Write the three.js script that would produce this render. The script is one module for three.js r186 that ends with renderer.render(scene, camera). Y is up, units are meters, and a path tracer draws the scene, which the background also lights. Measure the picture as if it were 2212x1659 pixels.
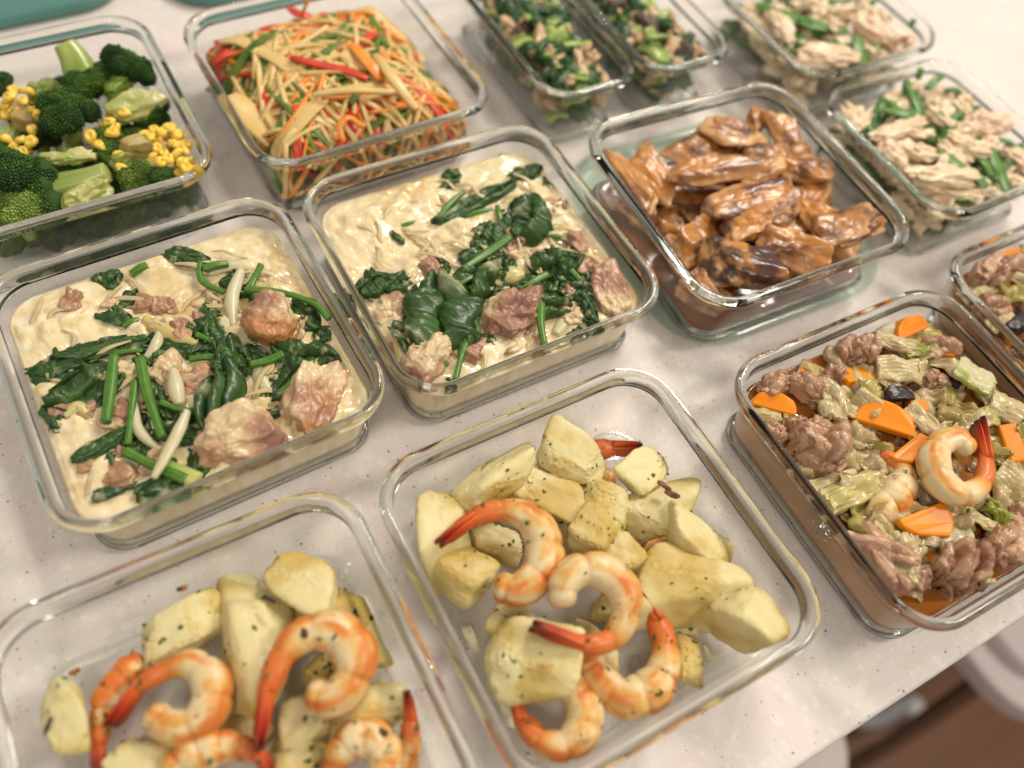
import * as THREE from 'three';
import { mergeGeometries, mergeVertices } from 'three/addons/utils/BufferGeometryUtils.js';
import { ImprovedNoise } from 'three/addons/math/ImprovedNoise.js';
import { RectAreaLightUniformsLib } from 'three/addons/lights/RectAreaLightUniformsLib.js';
import { FontLoader } from 'three/addons/loaders/FontLoader.js';
import { TextGeometry } from 'three/addons/geometries/TextGeometry.js';
import { RoundedBoxGeometry } from 'three/addons/geometries/RoundedBoxGeometry.js';

// ---------------------------------------------------------------- camera
const scene = new THREE.Scene();
const camera = new THREE.PerspectiveCamera(47.95, 4 / 3, 0.02, 30);
const EYE = new THREE.Vector3(0, 0.3975, 0);
const RIGHT = new THREE.Vector3(0.87092, 0.10552, 0.47995), UP = new THREE.Vector3(0.35468, 0.54102, -0.76256), FWD = new THREE.Vector3(0.34013, -0.83436, -0.43376);
camera.position.copy(EYE);
camera.quaternion.setFromRotationMatrix(new THREE.Matrix4().makeBasis(RIGHT, UP, FWD.clone().negate()));
camera.focus = 0.43;
camera.userData.fStop = 3.0;

// ---------------------------------------------------------------- light: warm kitchen ceiling lamps and the glow of the room
scene.background = new THREE.Color(0.42, 0.39, 0.35);
RectAreaLightUniformsLib.init();
function ceilingLamp(x, y, z, w, h, strength, tx, tz) {
  const l = new THREE.RectAreaLight(new THREE.Color(1.0, 0.915, 0.80), strength * 1.6, w, h);
  l.position.set(x, y, z); l.lookAt(tx, 0, tz); scene.add(l);
}
ceilingLamp(1.32, 1.6, -0.98, 0.4, 0.4, 26, 0.2, -0.2);
ceilingLamp(1.45, 1.65, 0.55, 0.4, 0.4, 26, 0.2, -0.1);
ceilingLamp(-0.6, 1.6, 0.5, 0.4, 0.4, 10, 0.1, -0.1);
for (const [x, z] of [[1.5, -0.55], [0.5, -1.75], [1.75, -1.2]]) {
  const d = new THREE.PointLight(new THREE.Color(1.0, 0.915, 0.80), 0.9, 0, 2);
  d.position.set(x, 1.6, z); d.castShadow = true; d.shadow.radius = 1.3; scene.add(d);
}

// ---------------------------------------------------------------- small tools
const rng = (s) => { let a = (s * 2654435761) >>> 0; return () => { a = (a + 0x6d2b79f5) | 0; let t = Math.imul(a ^ (a >>> 15), 1 | a); t = (t + Math.imul(t ^ (t >>> 7), 61 | t)) ^ t; return ((t ^ (t >>> 14)) >>> 0) / 4294967296; }; };
const perlin = new ImprovedNoise();
const nz = (x, y, z) => perlin.noise(x + 100.3, y + 57.1, z + 31.7);
const fbm = (x, y, z, o = 3) => { let s = 0, a = 0.5; for (let i = 0; i < o; i++) { s += a * nz(x, y, z); x *= 2.03; y *= 2.01; z *= 2.05; a *= 0.5; } return s; };
const ridged = (x, y, z, o = 3) => { let s = 0, a = 0.5; for (let i = 0; i < o; i++) { s += a * (1 - 2 * Math.abs(nz(x, y, z))); x *= 2.1; y *= 2.1; z *= 2.1; a *= 0.5; } return s; };
const clamp = (x, a = 0, b = 1) => Math.min(b, Math.max(a, x));
const smooth = (a, b, x) => { const t = clamp((x - a) / (b - a)); return t * t * (3 - 2 * t); };
const mix = (a, b, t) => a + (b - a) * t;
const mixC = (a, b, t) => [mix(a[0], b[0], t), mix(a[1], b[1], t), mix(a[2], b[2], t)];
const lin = (c) => { c /= 255; return c <= 0.04045 ? c / 12.92 : ((c + 0.055) / 1.055) ** 2.4; };
const C = (r, g, b, k = 1) => [clamp(lin(r) * k, 0, 0.9), clamp(lin(g) * k / 0.95, 0, 0.9), clamp(lin(b) * k / 0.88, 0, 0.9)];   // a surface colour seen under the warm lamps

const counts = {};
function numbered(name) { const n = counts[name] = (counts[name] ?? -1) + 1; return n ? name + '_' + String(n).padStart(3, '0') : name; }
function tag(o, label, category, group) { o.userData.label = label; o.userData.category = category; if (group) o.userData.group = group; return o; }
function top(name, label, category, group) { const g = new THREE.Group(); g.name = numbered(name); tag(g, label, category, group); scene.add(g); return g; }
function mesh(name, geo, mat, parent) { const m = new THREE.Mesh(geo, mat); m.name = parent ? name : numbered(name); m.castShadow = m.receiveShadow = true; (parent || scene).add(m); return m; }

// a point of the world seen at a place of the photograph (2212 units wide), at a height above the counter
const FPX = 3400 / 1.8228;
function at(px, py, y = 0) {
  const d = FWD.clone().addScaledVector(RIGHT, (px - 1106) / FPX).addScaledVector(UP, -(py - 829.5) / FPX);
  return EYE.clone().addScaledVector(d, (y - EYE.y) / d.y);
}
const perMetre = (p) => FPX / p.clone().sub(EYE).dot(FWD);
// frame of an elongated piece between two ends: length, breadth and the matrix that carries x along it, y up, z across
function span(ax, ay, bx, by, wide, ha, hb = ha, roll = 0) {
  const a = at(ax, ay, ha), b = at(bx, by, hb), mid = a.clone().add(b).multiplyScalar(0.5), x = b.clone().sub(a), L = x.length(); x.normalize();
  const y0 = new THREE.Vector3(0, 1, 0), z = new THREE.Vector3().crossVectors(x, y0).normalize(), y = new THREE.Vector3().crossVectors(z, x).normalize();
  if (roll) { y.applyAxisAngle(x, roll); z.applyAxisAngle(x, roll); }
  return { L, W: wide / perMetre(mid), m: new THREE.Matrix4().makeBasis(x, y, z).setPosition(mid), a, b, mid, x, y, z };
}
function place(o, m) { m.decompose(o.position, o.quaternion, o.scale); return o; }

// closed geometry from a grid of points f(u, v), u and v from 0 to 1
function gridGeo(nu, nv, f, { closeU = false, closeV = false, capU = false, color } = {}) {
  const pos = [], uv = [], idx = [], col = [], U = closeU ? nu : nu + 1, V = closeV ? nv : nv + 1;
  for (let i = 0; i < U; i++) for (let j = 0; j < V; j++) { const p = f(i / nu, j / nv); pos.push(p.x, p.y, p.z); uv.push(i / nu, j / nv); if (color) col.push(...color(i / nu, j / nv, p)); }
  const at_ = (i, j) => (i % U) * V + (j % V);
  for (let i = 0; i < nu; i++) for (let j = 0; j < nv; j++) { const a = at_(i, j), b = at_(i + 1, j), c = at_(i + 1, j + 1), d = at_(i, j + 1); idx.push(a, b, c, a, c, d); }
  if (capU) for (const i of [0, nu]) {
    const n = pos.length / 3, p = new THREE.Vector3(); let k = [0, 0, 0];
    for (let j = 0; j < V; j++) { const q = at_(i, j) * 3; p.x += pos[q] / V; p.y += pos[q + 1] / V; p.z += pos[q + 2] / V; if (color) k = k.map((s, e) => s + col[q + e] / V); }
    pos.push(p.x, p.y, p.z); uv.push(i / nu, 0.5); if (color) col.push(...k);
    for (let j = 0; j < nv; j++) i ? idx.push(at_(i, j), n, at_(i, j + 1)) : idx.push(at_(i, j), at_(i, j + 1), n);
  }
  const g = new THREE.BufferGeometry();
  g.setAttribute('position', new THREE.Float32BufferAttribute(pos, 3)); g.setAttribute('uv', new THREE.Float32BufferAttribute(uv, 2));
  if (color) g.setAttribute('color', new THREE.Float32BufferAttribute(col, 3));
  g.setIndex(idx); g.computeVertexNormals(); return g;
}
function outward(g) {   // turns the faces of a closed geometry outward
  const p = g.attributes.position, ix = g.index; let v = 0; const a = new THREE.Vector3(), b = new THREE.Vector3(), c = new THREE.Vector3();
  for (let i = 0; i < ix.count; i += 3) { a.fromBufferAttribute(p, ix.getX(i)); b.fromBufferAttribute(p, ix.getX(i + 1)); c.fromBufferAttribute(p, ix.getX(i + 2)); v += a.dot(b.cross(c)); }
  if (v < 0) { const arr = ix.array; for (let i = 0; i < arr.length; i += 3) { const t = arr[i + 1]; arr[i + 1] = arr[i + 2]; arr[i + 2] = t; } g.computeVertexNormals(); }
  return g;
}
function bare(g) { g = g.index ? g.toNonIndexed() : g; for (const k of Object.keys(g.attributes)) if (!['position', 'normal', 'color'].includes(k)) g.deleteAttribute(k); return g; }
function tint(g, c) { const n = g.attributes.position.count, a = new Float32Array(n * 3); for (let i = 0; i < n; i++) a.set(typeof c === 'function' ? c(i) : c, i * 3); g.setAttribute('color', new THREE.BufferAttribute(a, 3)); return g; }
function noiseTexture(size, f, { srgb = true, rep = 1 } = {}) {
  const d = new Uint8Array(size * size * 4);
  for (let y = 0; y < size; y++) for (let x = 0; x < size; x++) { const c = f(x / size, y / size, x, y), i = (y * size + x) * 4; d[i] = clamp(c[0], 0, 255); d[i + 1] = clamp(c[1], 0, 255); d[i + 2] = clamp(c[2], 0, 255); d[i + 3] = 255; }
  const t = new THREE.DataTexture(d, size, size); t.wrapS = t.wrapT = THREE.RepeatWrapping; t.magFilter = t.minFilter = THREE.LinearFilter; if (srgb) t.colorSpace = THREE.SRGBColorSpace; t.repeat.set(rep, rep); t.needsUpdate = true; return t;
}

// ---------------------------------------------------------------- the counter, the floor, the two chairs
{
  const S = 1536, spec = new Float32Array(S * S), pale = new Float32Array(S * S), r = rng(5);
  const dab = (buf, n, r0, r1, k0, k1) => {
    for (let i = 0; i < n; i++) {
      const cx = r() * S, cy = r() * S, ra = r0 + r() * r() * (r1 - r0), el = 0.6 + r() * 0.4, an = r() * 3.14, k = k0 + r() * (k1 - k0), q = Math.ceil(ra + 1);
      for (let y = -q; y <= q; y++) for (let x = -q; x <= q; x++) {
        const u = x * Math.cos(an) + y * Math.sin(an), v = (-x * Math.sin(an) + y * Math.cos(an)) / el, w = clamp(ra - Math.hypot(u, v) + 0.5), i2 = ((Math.floor(cy) + y + S) % S) * S + ((Math.floor(cx) + x + S) % S);
        buf[i2] = Math.max(buf[i2], w * k);
      }
    }
  };
  dab(spec, 3200, 0.8, 2.4, 0.2, 0.85); dab(spec, 5200, 0.7, 1.8, 0.05, 0.28); dab(pale, 16000, 0.9, 3.2, 0.1, 0.8); dab(pale, 5200, 3, 10, 0.12, 0.75);
  const wrap = (x, y, f) => { const X = x * f, Y = y * f; return [Math.cos(x * 6.2832) * f / 6.28, Math.sin(x * 6.2832) * f / 6.28, Math.cos(y * 6.2832) * f / 6.28, Math.sin(y * 6.2832) * f / 6.28]; };
  const tor = (x, y, f) => { const w = wrap(x, y, f); return nz(w[0] + w[2], w[1] + 3.1 * w[3], w[3] - w[0] * 0.7 + 9); };
  const map = noiseTexture(S, (x, y, i, j) => {
    const k = j * S + i, t = tor(x, y, 34) * 0.6 + tor(y, x, 90) * 0.5, pk = tor(x + 0.3, y, 16);
    const a = pale[k], s = spec[k];
    let c = [219 + 5 * t + 3 * pk + 11 * a, 210 + 5 * t - 2 * pk + 13 * a, 204 + 5 * t - 1 * pk + 14 * a];
    return [mix(c[0], 92, s), mix(c[1], 82, s), mix(c[2], 78, s)];
  });
  const mat = new THREE.MeshPhysicalMaterial({ map, roughness: 0.42, specularIntensity: 0.6 });
  const w = 2.0, d = 1.5, t = 0.04, g = new RoundedBoxGeometry(w, t, d, 3, 0.003), p = g.attributes.position, n = g.attributes.normal, uv = g.attributes.uv;
  for (let i = 0; i < p.count; i++) { const ny = Math.abs(n.getY(i)) > 0.6; uv.setXY(i, (p.getX(i) + 1) / 0.52, ((ny ? p.getZ(i) : p.getY(i)) + 1) / 0.52); }
  const m = mesh('countertop', g, mat); m.position.set(0.2, -t / 2, 0.0246 - d / 2); m.userData.kind = 'structure';

  const F = noiseTexture(1024, (x, y) => {
    const plank = Math.floor(y * 5), g0 = fbm(x * 5 + plank * 7, y * 90, plank, 3), g1 = nz(x * 1.4 + plank * 3, y * 8, 3), e = Math.min((y * 5) % 1, 1 - (y * 5) % 1) < 0.008 ? 0.8 : 1;
    const k = (1 + 0.22 * g0 + 0.18 * g1 + 0.08 * Math.sin(plank * 2.4)) * e; return [112 * k, 70 * k, 36 * k];
  });
  F.repeat.set(1, 1);
  const fg = new THREE.PlaneGeometry(8, 8); fg.rotateX(-Math.PI / 2); const fu = fg.attributes.uv; for (let i = 0; i < fu.count; i++) fu.setXY(i, fu.getX(i) * 8, fu.getY(i) * 8);
  const fl = mesh('floor', fg, new THREE.MeshStandardMaterial({ map: F, roughness: 0.5 })); fl.position.y = -0.9; fl.userData.kind = 'structure';
}
const M = {
  pane: new THREE.MeshPhysicalMaterial({ color: new THREE.Color(0.985, 0.991, 0.985), transmission: 1, roughness: 0.015, ior: 1.45, specularIntensity: 0.6, thickness: 0, side: THREE.DoubleSide }),
  glass: new THREE.MeshPhysicalMaterial({ color: 0xffffff, transmission: 1, roughness: 0.01, ior: 1.42, thickness: 0.004, attenuationColor: new THREE.Color(0.68, 0.80, 0.64), attenuationDistance: 0.06 }),
  teal: new THREE.MeshPhysicalMaterial({ color: new THREE.Color(...C(84, 128, 116)), roughness: 0.22 }),
  lid: new THREE.MeshPhysicalMaterial({ color: new THREE.Color(0.86, 0.925, 0.895), transmission: 1, roughness: 0.02, ior: 1.5, thickness: 0, side: THREE.DoubleSide }),
  chair: new THREE.MeshPhysicalMaterial({ color: new THREE.Color(...C(214, 196, 188)), roughness: 0.45 }),
  metal: new THREE.MeshStandardMaterial({ color: new THREE.Color(0.42, 0.42, 0.44), metalness: 1, roughness: 0.28 }),
  pad: new THREE.MeshStandardMaterial({ color: new THREE.Color(0.62, 0.62, 0.6), roughness: 0.4 }),
};

// ---------------------------------------------------------------- glass dishes
const RIM = 0.050, RAD = 0.026, WALL = 0.0031;
const outIn = (y) => mix(0.0092, 0.0036, clamp(y / 0.044));      // how far the outer wall stands in from the rim
const inIn = (y) => outIn(y) + WALL;
// closed rounded-rectangle path, inset by d from the rim outline
function ring(w, d, inset, n, rad = RAD, side = 6) {
  const r = Math.max(rad - inset, 0.002), hx = w / 2 - inset - r, hz = d / 2 - inset - r, pts = [];
  for (let c = 0; c < 4; c++) {
    const sx = c === 0 || c === 3 ? 1 : -1, sz = c < 2 ? 1 : -1;
    for (let i = 0; i < n; i++) { const a = (c + i / (n - 1)) * Math.PI / 2; pts.push(new THREE.Vector3(sx * hx + r * Math.cos(a), 0, sz * hz + r * Math.sin(a))); }
    const nx = c === 0 || c === 1 ? -1 : 1, from = pts[pts.length - 1];
    const c2 = (c + 1) % 4, sx2 = c2 === 0 || c2 === 3 ? 1 : -1, sz2 = c2 < 2 ? 1 : -1, a2 = c2 * Math.PI / 2, to = new THREE.Vector3(sx2 * hx + r * Math.cos(a2), 0, sz2 * hz + r * Math.sin(a2));
    for (let i = 1; i < side; i++) pts.push(from.clone().lerp(to, i / side));
  }
  return pts;
}
function sweep(w, d, profile, n = 14, rad = RAD) {   // profile: [inset, y] from the bottom centre round to the inner floor
  const rings = profile.map(([i, y]) => ring(w, d, i, n, rad).map((p) => p.setY(y))), pos = [], idx = [], N = rings[0].length;
  for (const r of rings) for (const p of r) pos.push(p.x, p.y, p.z);
  for (let k = 0; k < rings.length - 1; k++) for (let j = 0; j < N; j++) { const a = k * N + j, b = k * N + (j + 1) % N, c = a + N, e = b + N; idx.push(a, c, b, b, c, e); }
  for (const [k, flip] of [[0, false], [rings.length - 1, true]]) {
    const c = pos.length / 3; pos.push(0, profile[k][1], 0);
    for (let j = 0; j < N; j++) { const a = k * N + j, b = k * N + (j + 1) % N; flip ? idx.push(a, c, b) : idx.push(a, b, c); }
  }
  const g = new THREE.BufferGeometry(); g.setAttribute('position', new THREE.Float32BufferAttribute(pos, 3)); g.setIndex(idx); g.computeVertexNormals(); return outward(g);
}
// the glass of a dish is built in four closed pieces: the thick rolled rim, the wall, the rounded foot and the base
function loopGeo(w, d, rad, P) {
  const rings = P.map(([i, y]) => ring(w, d, i, 14, rad).map((p) => p.setY(y))), K2 = rings.length, N = rings[0].length;
  return outward(gridGeo(K2, N, (u, v) => rings[Math.round(u * K2) % K2][Math.round(v * N) % N], { closeU: true, closeV: true }));
}
const FOOT = 0.0052;
function rimLoop(h) {
  const P = [[0.0041, h - 0.0086], [0.0030, h - 0.0082], [0.0016, h - 0.0072], [0.0006, h - 0.0056]];
  for (let i = 0; i <= 10; i++) { const a = i / 10 * Math.PI; P.push([0.0029 - 0.0029 * Math.cos(a), h - 0.0033 + 0.0033 * Math.sin(a)]); }
  P.push([0.0060, h - 0.0056], [0.0064, h - 0.0074], [0.0066, h - 0.0086]); return P;
}
function wallLoop(h) {
  const P = [], k = h / RIM, y0 = FOOT + 0.0004, y1 = h - 0.0089;
  for (let i = 0; i <= 4; i++) { const y = mix(y0, y1, i / 4); P.push([footOut(y), y]); }
  for (let i = 8; i >= 0; i--) { const y = mix(y0, y1, i / 8); P.push([footIn(y), y]); } return P;
}
const footOut = (y) => y < 0.010 ? outIn(0.010) + 0.008 * (1 - Math.sqrt(Math.max(0, 1 - ((0.010 - y) / 0.0098) ** 2))) : outIn(y);
const footIn = (y) => y < 0.0145 ? inIn(0.0145) + 0.009 * (1 - Math.sqrt(Math.max(0, 1 - ((0.0145 - y) / 0.0108) ** 2))) : inIn(y);
function footLoop() {
  const P = []; for (let i = 0; i <= 5; i++) { const y = 0.0003 + (FOOT - 0.0003) * (i / 5) ** 1.6; P.push([footOut(y), y]); }
  for (let i = 4; i >= 0; i--) { const y = 0.0038 + (FOOT - 0.0038) * (i / 4) ** 1.6; P.push([footIn(y), y]); } return P;
}
const shapes = new Map();
function dish(name, label, x, z, turn, w = 0.156, d = 0.156, y = 0, h = RIM) {
  const key = w + ' ' + d + ' ' + h, rad = Math.min(RAD, w * 0.3);
  if (!shapes.has(key)) shapes.set(key, [['rim', loopGeo(w, d, rad, rimLoop(h)), M.glass], ['wall', loopGeo(w, d, rad, wallLoop(h)), M.pane], ['foot', loopGeo(w, d, rad, footLoop()), M.glass], ['base_pane', sweep(w, d, [[0.034, 0.0006], [footOut(0.0003) + 0.0002, 0.0006], [footIn(0.0038) + 0.0002, 0.0038], [0.036, 0.0038]], 14, rad), M.pane]]);
  const m = top(name, label, 'glass container'), pieces = shapes.get(key); for (const [n, g, mat] of pieces) mesh(n, g, n === 'foot' && label.includes('shrimp') ? M.pane : mat, m);
  m.position.set(x, y, z); m.rotation.y = turn;
  return { x, y, z, turn, w, d, h, m };
}
const K = {
  A: dish('glass_dish', 'square glass dish of shrimp and potatoes in the middle, clear of sauce', 0.1354, -0.0908, -0.0016),
  F: dish('glass_dish', 'square glass dish of shrimp and potatoes cut off by the bottom corner', -0.0274, -0.0943, -0.0086),
  B: dish('glass_dish', 'square glass dish of creamed spinach standing beside the broccoli dish', 0.0101, -0.2691, 0.031),
  C: dish('glass_dish', 'square glass dish of creamed spinach next to the glazed chicken dish', 0.1703, -0.268, 0.0005),
  E: dish('glass_dish', 'square glass dish of pork stew in brown broth near the counter edge', 0.3165, -0.0654, -0.0158),
  D: dish('glass_dish', 'square glass dish of brown glazed chicken raised on a glass lid', 0.3320, -0.2416, -0.0435, 0.151, 0.151, 0.008),
  G: dish('glass_dish', 'square glass dish of broccoli, corn and diced potato', -0.0133, -0.4478, 0.0112),
  H: dish('glass_dish', 'square glass dish of shredded pepper and potato salad', 0.1577, -0.4373, 0.0264, 0.153, 0.153),
  I: dish('glass_dish', 'narrow glass dish of chopped greens beside the pepper salad dish', 0.3005, -0.4285, 0, 0.072, 0.154),
  J: dish('glass_dish', 'narrow glass dish of chopped greens beside the far chicken salad dish', 0.3765, -0.4265, 0, 0.074, 0.154),
  K: dish('glass_dish', 'small glass dish of shredded chicken and chives at the far end', 0.5035, -0.368, 0, 0.130, 0.130),
  L: dish('glass_dish', 'small glass dish of shredded chicken and chives beside the glazed chicken', 0.4935, -0.2330, 0.0, 0.124, 0.126),
  M: dish('glass_dish', 'glass dish of pork stew cut off by the right edge', 0.4805, -0.0735, -0.01),
};
// the flat glass lid under the chicken dish, and two lids lying at the far side
function lid(label, x, z, turn, w, h, mat = M.teal) {
  const P = [[0.03, 0.0004], [0.004, 0.0004], [0.0012, 0.0014], [0, h * 0.5], [0.0012, h - 0.0012], [0.004, h], [0.012, h], [0.03, h - 0.001]];
  const m = tag(mesh('flat_cover', sweep(w, w, P, 12, 0.04), mat), label, 'glass lid'); m.position.set(x, 0, z); m.rotation.y = turn; return m;
}
lid('pale teal glass lid lying under the glazed chicken dish', 0.345, -0.257, -0.0435, 0.168, 0.0078, M.lid);

// ---------------------------------------------------------------- shapes of food
const icoCache = new Map();
function ico(detail) {
  if (!icoCache.has(detail)) { const g = new THREE.IcosahedronGeometry(1, detail); g.deleteAttribute('normal'); g.deleteAttribute('uv'); icoCache.set(detail, mergeVertices(g, 1e-5)); }
  return icoCache.get(detail);
}
// a cut chunk: flats with softened edges, uneven skin. size [L, T, W]; o: seed, planes, sharp, rough, freq, detail, color(dir, p, seed)
function chunk(size, o) {
  const r = rng(o.seed), base = ico(o.detail ?? 12), n = base.attributes.position.count, pos = new Float32Array(n * 3), col = new Float32Array(n * 3), P = [], d = new THREE.Vector3(), p = new THREE.Vector3();
  for (const a of [[1, 0, 0], [-1, 0, 0], [0, 1, 0], [0, -1, 0], [0, 0, 1], [0, 0, -1]]) P.push([new THREE.Vector3(...a).addScaledVector(new THREE.Vector3(r() - 0.5, r() - 0.5, r() - 0.5), o.skew ?? 0.5).normalize(), 0.92 + 0.12 * r()]);
  for (let i = 0; i < (o.planes ?? 4); i++) P.push([new THREE.Vector3(r() - 0.5, (r() - 0.5) * 0.8, r() - 0.5).normalize(), 0.80 + 0.28 * r()]);
  const S = o.sharp ?? 9, ro = o.rough ?? 0.0006, fr = o.freq ?? 160, ox = r() * 50, lump = o.lump ?? 0.05, fold = o.fold ?? 0, ff = o.foldFreq ?? 90;
  for (let i = 0; i < n; i++) {
    d.fromBufferAttribute(base.attributes.position, i);
    let s = 0, m1 = 0, m2 = 0; for (const [k, e] of P) { const c = d.dot(k) / e; if (c > 0) { s += c ** S; if (c > m1) { m2 = m1; m1 = c; } else if (c > m2) m2 = c; } }
    const edge = smooth(0.72, 1, m2 / m1);
    let R = s ** (-1 / S) * (1 + lump * nz(d.x * 2 + ox, d.y * 2, d.z * 2) * 2);
    p.set(d.x * R * size[0] / 2, d.y * R * size[1] / 2, d.z * R * size[2] / 2);
    const q = ro * (fbm(p.x * fr + ox, p.y * fr, p.z * fr, 3) * 2) + (fold ? fold * (ridged(p.x * ff + ox, p.y * ff * 0.8, p.z * ff, 3) - 0.25) : 0) - (o.grain ? o.grain * Math.abs(nz(p.x * 60 + ox, p.y * 420, p.z * 420)) : 0);
    if (o.crumb) { const c = nz(p.x * 620 + ox, p.y * 620, p.z * 620) + 0.6 * nz(p.x * 1100, p.y * 1100 + ox, p.z * 1100); p.addScaledVector(d, o.crumb * c * (0.10 + edge * edge)); }
    p.addScaledVector(d, q); pos.set([p.x, p.y, p.z], i * 3); col.set(o.color(d, p, ox, q, edge), i * 3);
  }
  const g = new THREE.BufferGeometry(); g.setAttribute('position', new THREE.BufferAttribute(pos, 3)); g.setAttribute('color', new THREE.BufferAttribute(col, 3)); g.setIndex(base.index); g.computeVertexNormals(); return g;
}
// a soft sheet: f(u, v) the middle surface, th(u, v) its half thickness, closed at its edges
function sheet(nu, nv, f, th, color) {
  const e = 1e-3, N = (u, v) => { const a = f(Math.min(1, u + e), v).sub(f(Math.max(0, u - e), v)), b = f(u, Math.min(1, v + e)).sub(f(u, Math.max(0, v - e))); return a.cross(b).normalize(); };
  const mid = [], nor = []; for (let i = 0; i <= nu; i++) { mid.push([]); nor.push([]); for (let j = 0; j <= nv; j++) { mid[i].push(f(i / nu, j / nv)); nor[i].push(N(i / nu, j / nv)); } }
  const M2 = 2 * (nv + 1);
  return outward(gridGeo(nu, M2, (u, w) => {
    const i = Math.round(u * nu), k = Math.round(w * M2) % M2, up = k <= nv, j = up ? k : M2 - 1 - k, t = th(u, j / nv);
    return mid[i][j].clone().addScaledVector(nor[i][j], up ? t : -t);
  }, { closeV: true, capU: true, color: color && ((u, w, p) => { const k = Math.round(w * M2) % M2, j = k <= nv ? k : M2 - 1 - k; return color(u, j / nv, p); }) }));
}
// a bar or stalk along points, width w(t) and thickness h(t)
function stalk(pts, w, h, { nu = 14, nv = 8, square = 3, color, up = new THREE.Vector3(0, 1, 0), groove = 0 } = {}) {
  const c = new THREE.CatmullRomCurve3(pts, false, 'centripetal');
  return outward(gridGeo(nu, nv, (u, v) => {
    const p = c.getPoint(u), t = c.getTangent(u), z = new THREE.Vector3().crossVectors(t, up).normalize(), y = new THREE.Vector3().crossVectors(z, t).normalize(), a = v * Math.PI * 2, cs = Math.cos(a), sn = Math.sin(a), k = (Math.abs(cs) ** square + Math.abs(sn) ** square) ** (-1 / square) * (1 - groove * (0.5 + 0.5 * Math.cos(a * 5)));
    return p.addScaledVector(z, cs * k * w(u) / 2).addScaledVector(y, sn * k * h(u) / 2);
  }, { closeV: true, capU: true, color }));
}
// a wilted leaf on a frame: length L, breadth W, folds
function leafGeo(L, W, seed, { amp = 0.16, nu = 34, nv = 22, color, thick = 0.00045, curl = 0.5, coat = 0 } = {}) {
  const r = rng(seed), ox = r() * 60, k1 = 2 + r() * 1.6, ph = r() * 6, A = Math.max(W, L * 0.3) * amp, twist = (r() - 0.5) * 1.4;
  const f = (u, v) => {
    const pr = Math.sin(Math.PI * clamp(0.05 + 0.9 * u)) ** 0.55 * (1 + 0.36 * nz(u * 4 + ox, v > 0.5 ? 3 : 9, 1)), z0 = (v - 0.5), wr = Math.sin(z0 * k1 * 6.283 + ph + u * 3) * 0.10;
    let x = (u - 0.5) * L + 0.12 * L * nz(u * 3 + ox, v * 3, 5) , z = (z0 + wr) * W * pr + 0.16 * W * nz(u * 2.4 + ox, 2, 8), y = A * (Math.sin(z0 * k1 * 6.283 + ph + 1.57 + 2 * u) * 0.55 + 1.0 * fbm(u * 4.5 + ox, v * 4.5, seed, 3) + 0.55 * (ridged(u * 6 + ox, v * 6, seed, 3) - 0.3)) - curl * A * (z0 * 2) ** 2 - 0.2 * A * (2 * u - 1) ** 2;
    const ct = Math.cos(twist * (u - 0.5)), st = Math.sin(twist * (u - 0.5));
    return new THREE.Vector3(x, y * ct - z * st, y * st + z * ct);
  };
  return sheet(nu, nv, f, (u, v) => thick * (0.6 + 0.4 * Math.sin(Math.PI * v)) * (1 + 1.4 * Math.exp(-(((v - 0.5) * 16) ** 2))), color ?? ((u, v) => {
    const n = fbm(u * 5 + ox, v * 5, 3, 3), rib = Math.exp(-(((v - 0.5) * 14) ** 2)) * 0.8 + 0.35 * Math.exp(-((((u * 7 + Math.abs(v - 0.5) * 3) % 1) - 0.5) ** 2) * 60);
    const c = mixC(mixC(C(31, 55, 24), C(60, 90, 36), clamp(0.5 + n * 1.2)), C(80, 112, 50), clamp(rib * 0.45)), cr = smooth(0.16, 0.42, fbm(u * 3 + ox * 2, v * 3, 7, 4)); return mixC(c, C(206, 196, 150), cr * 0.75 * coat);
  }));
}
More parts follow.
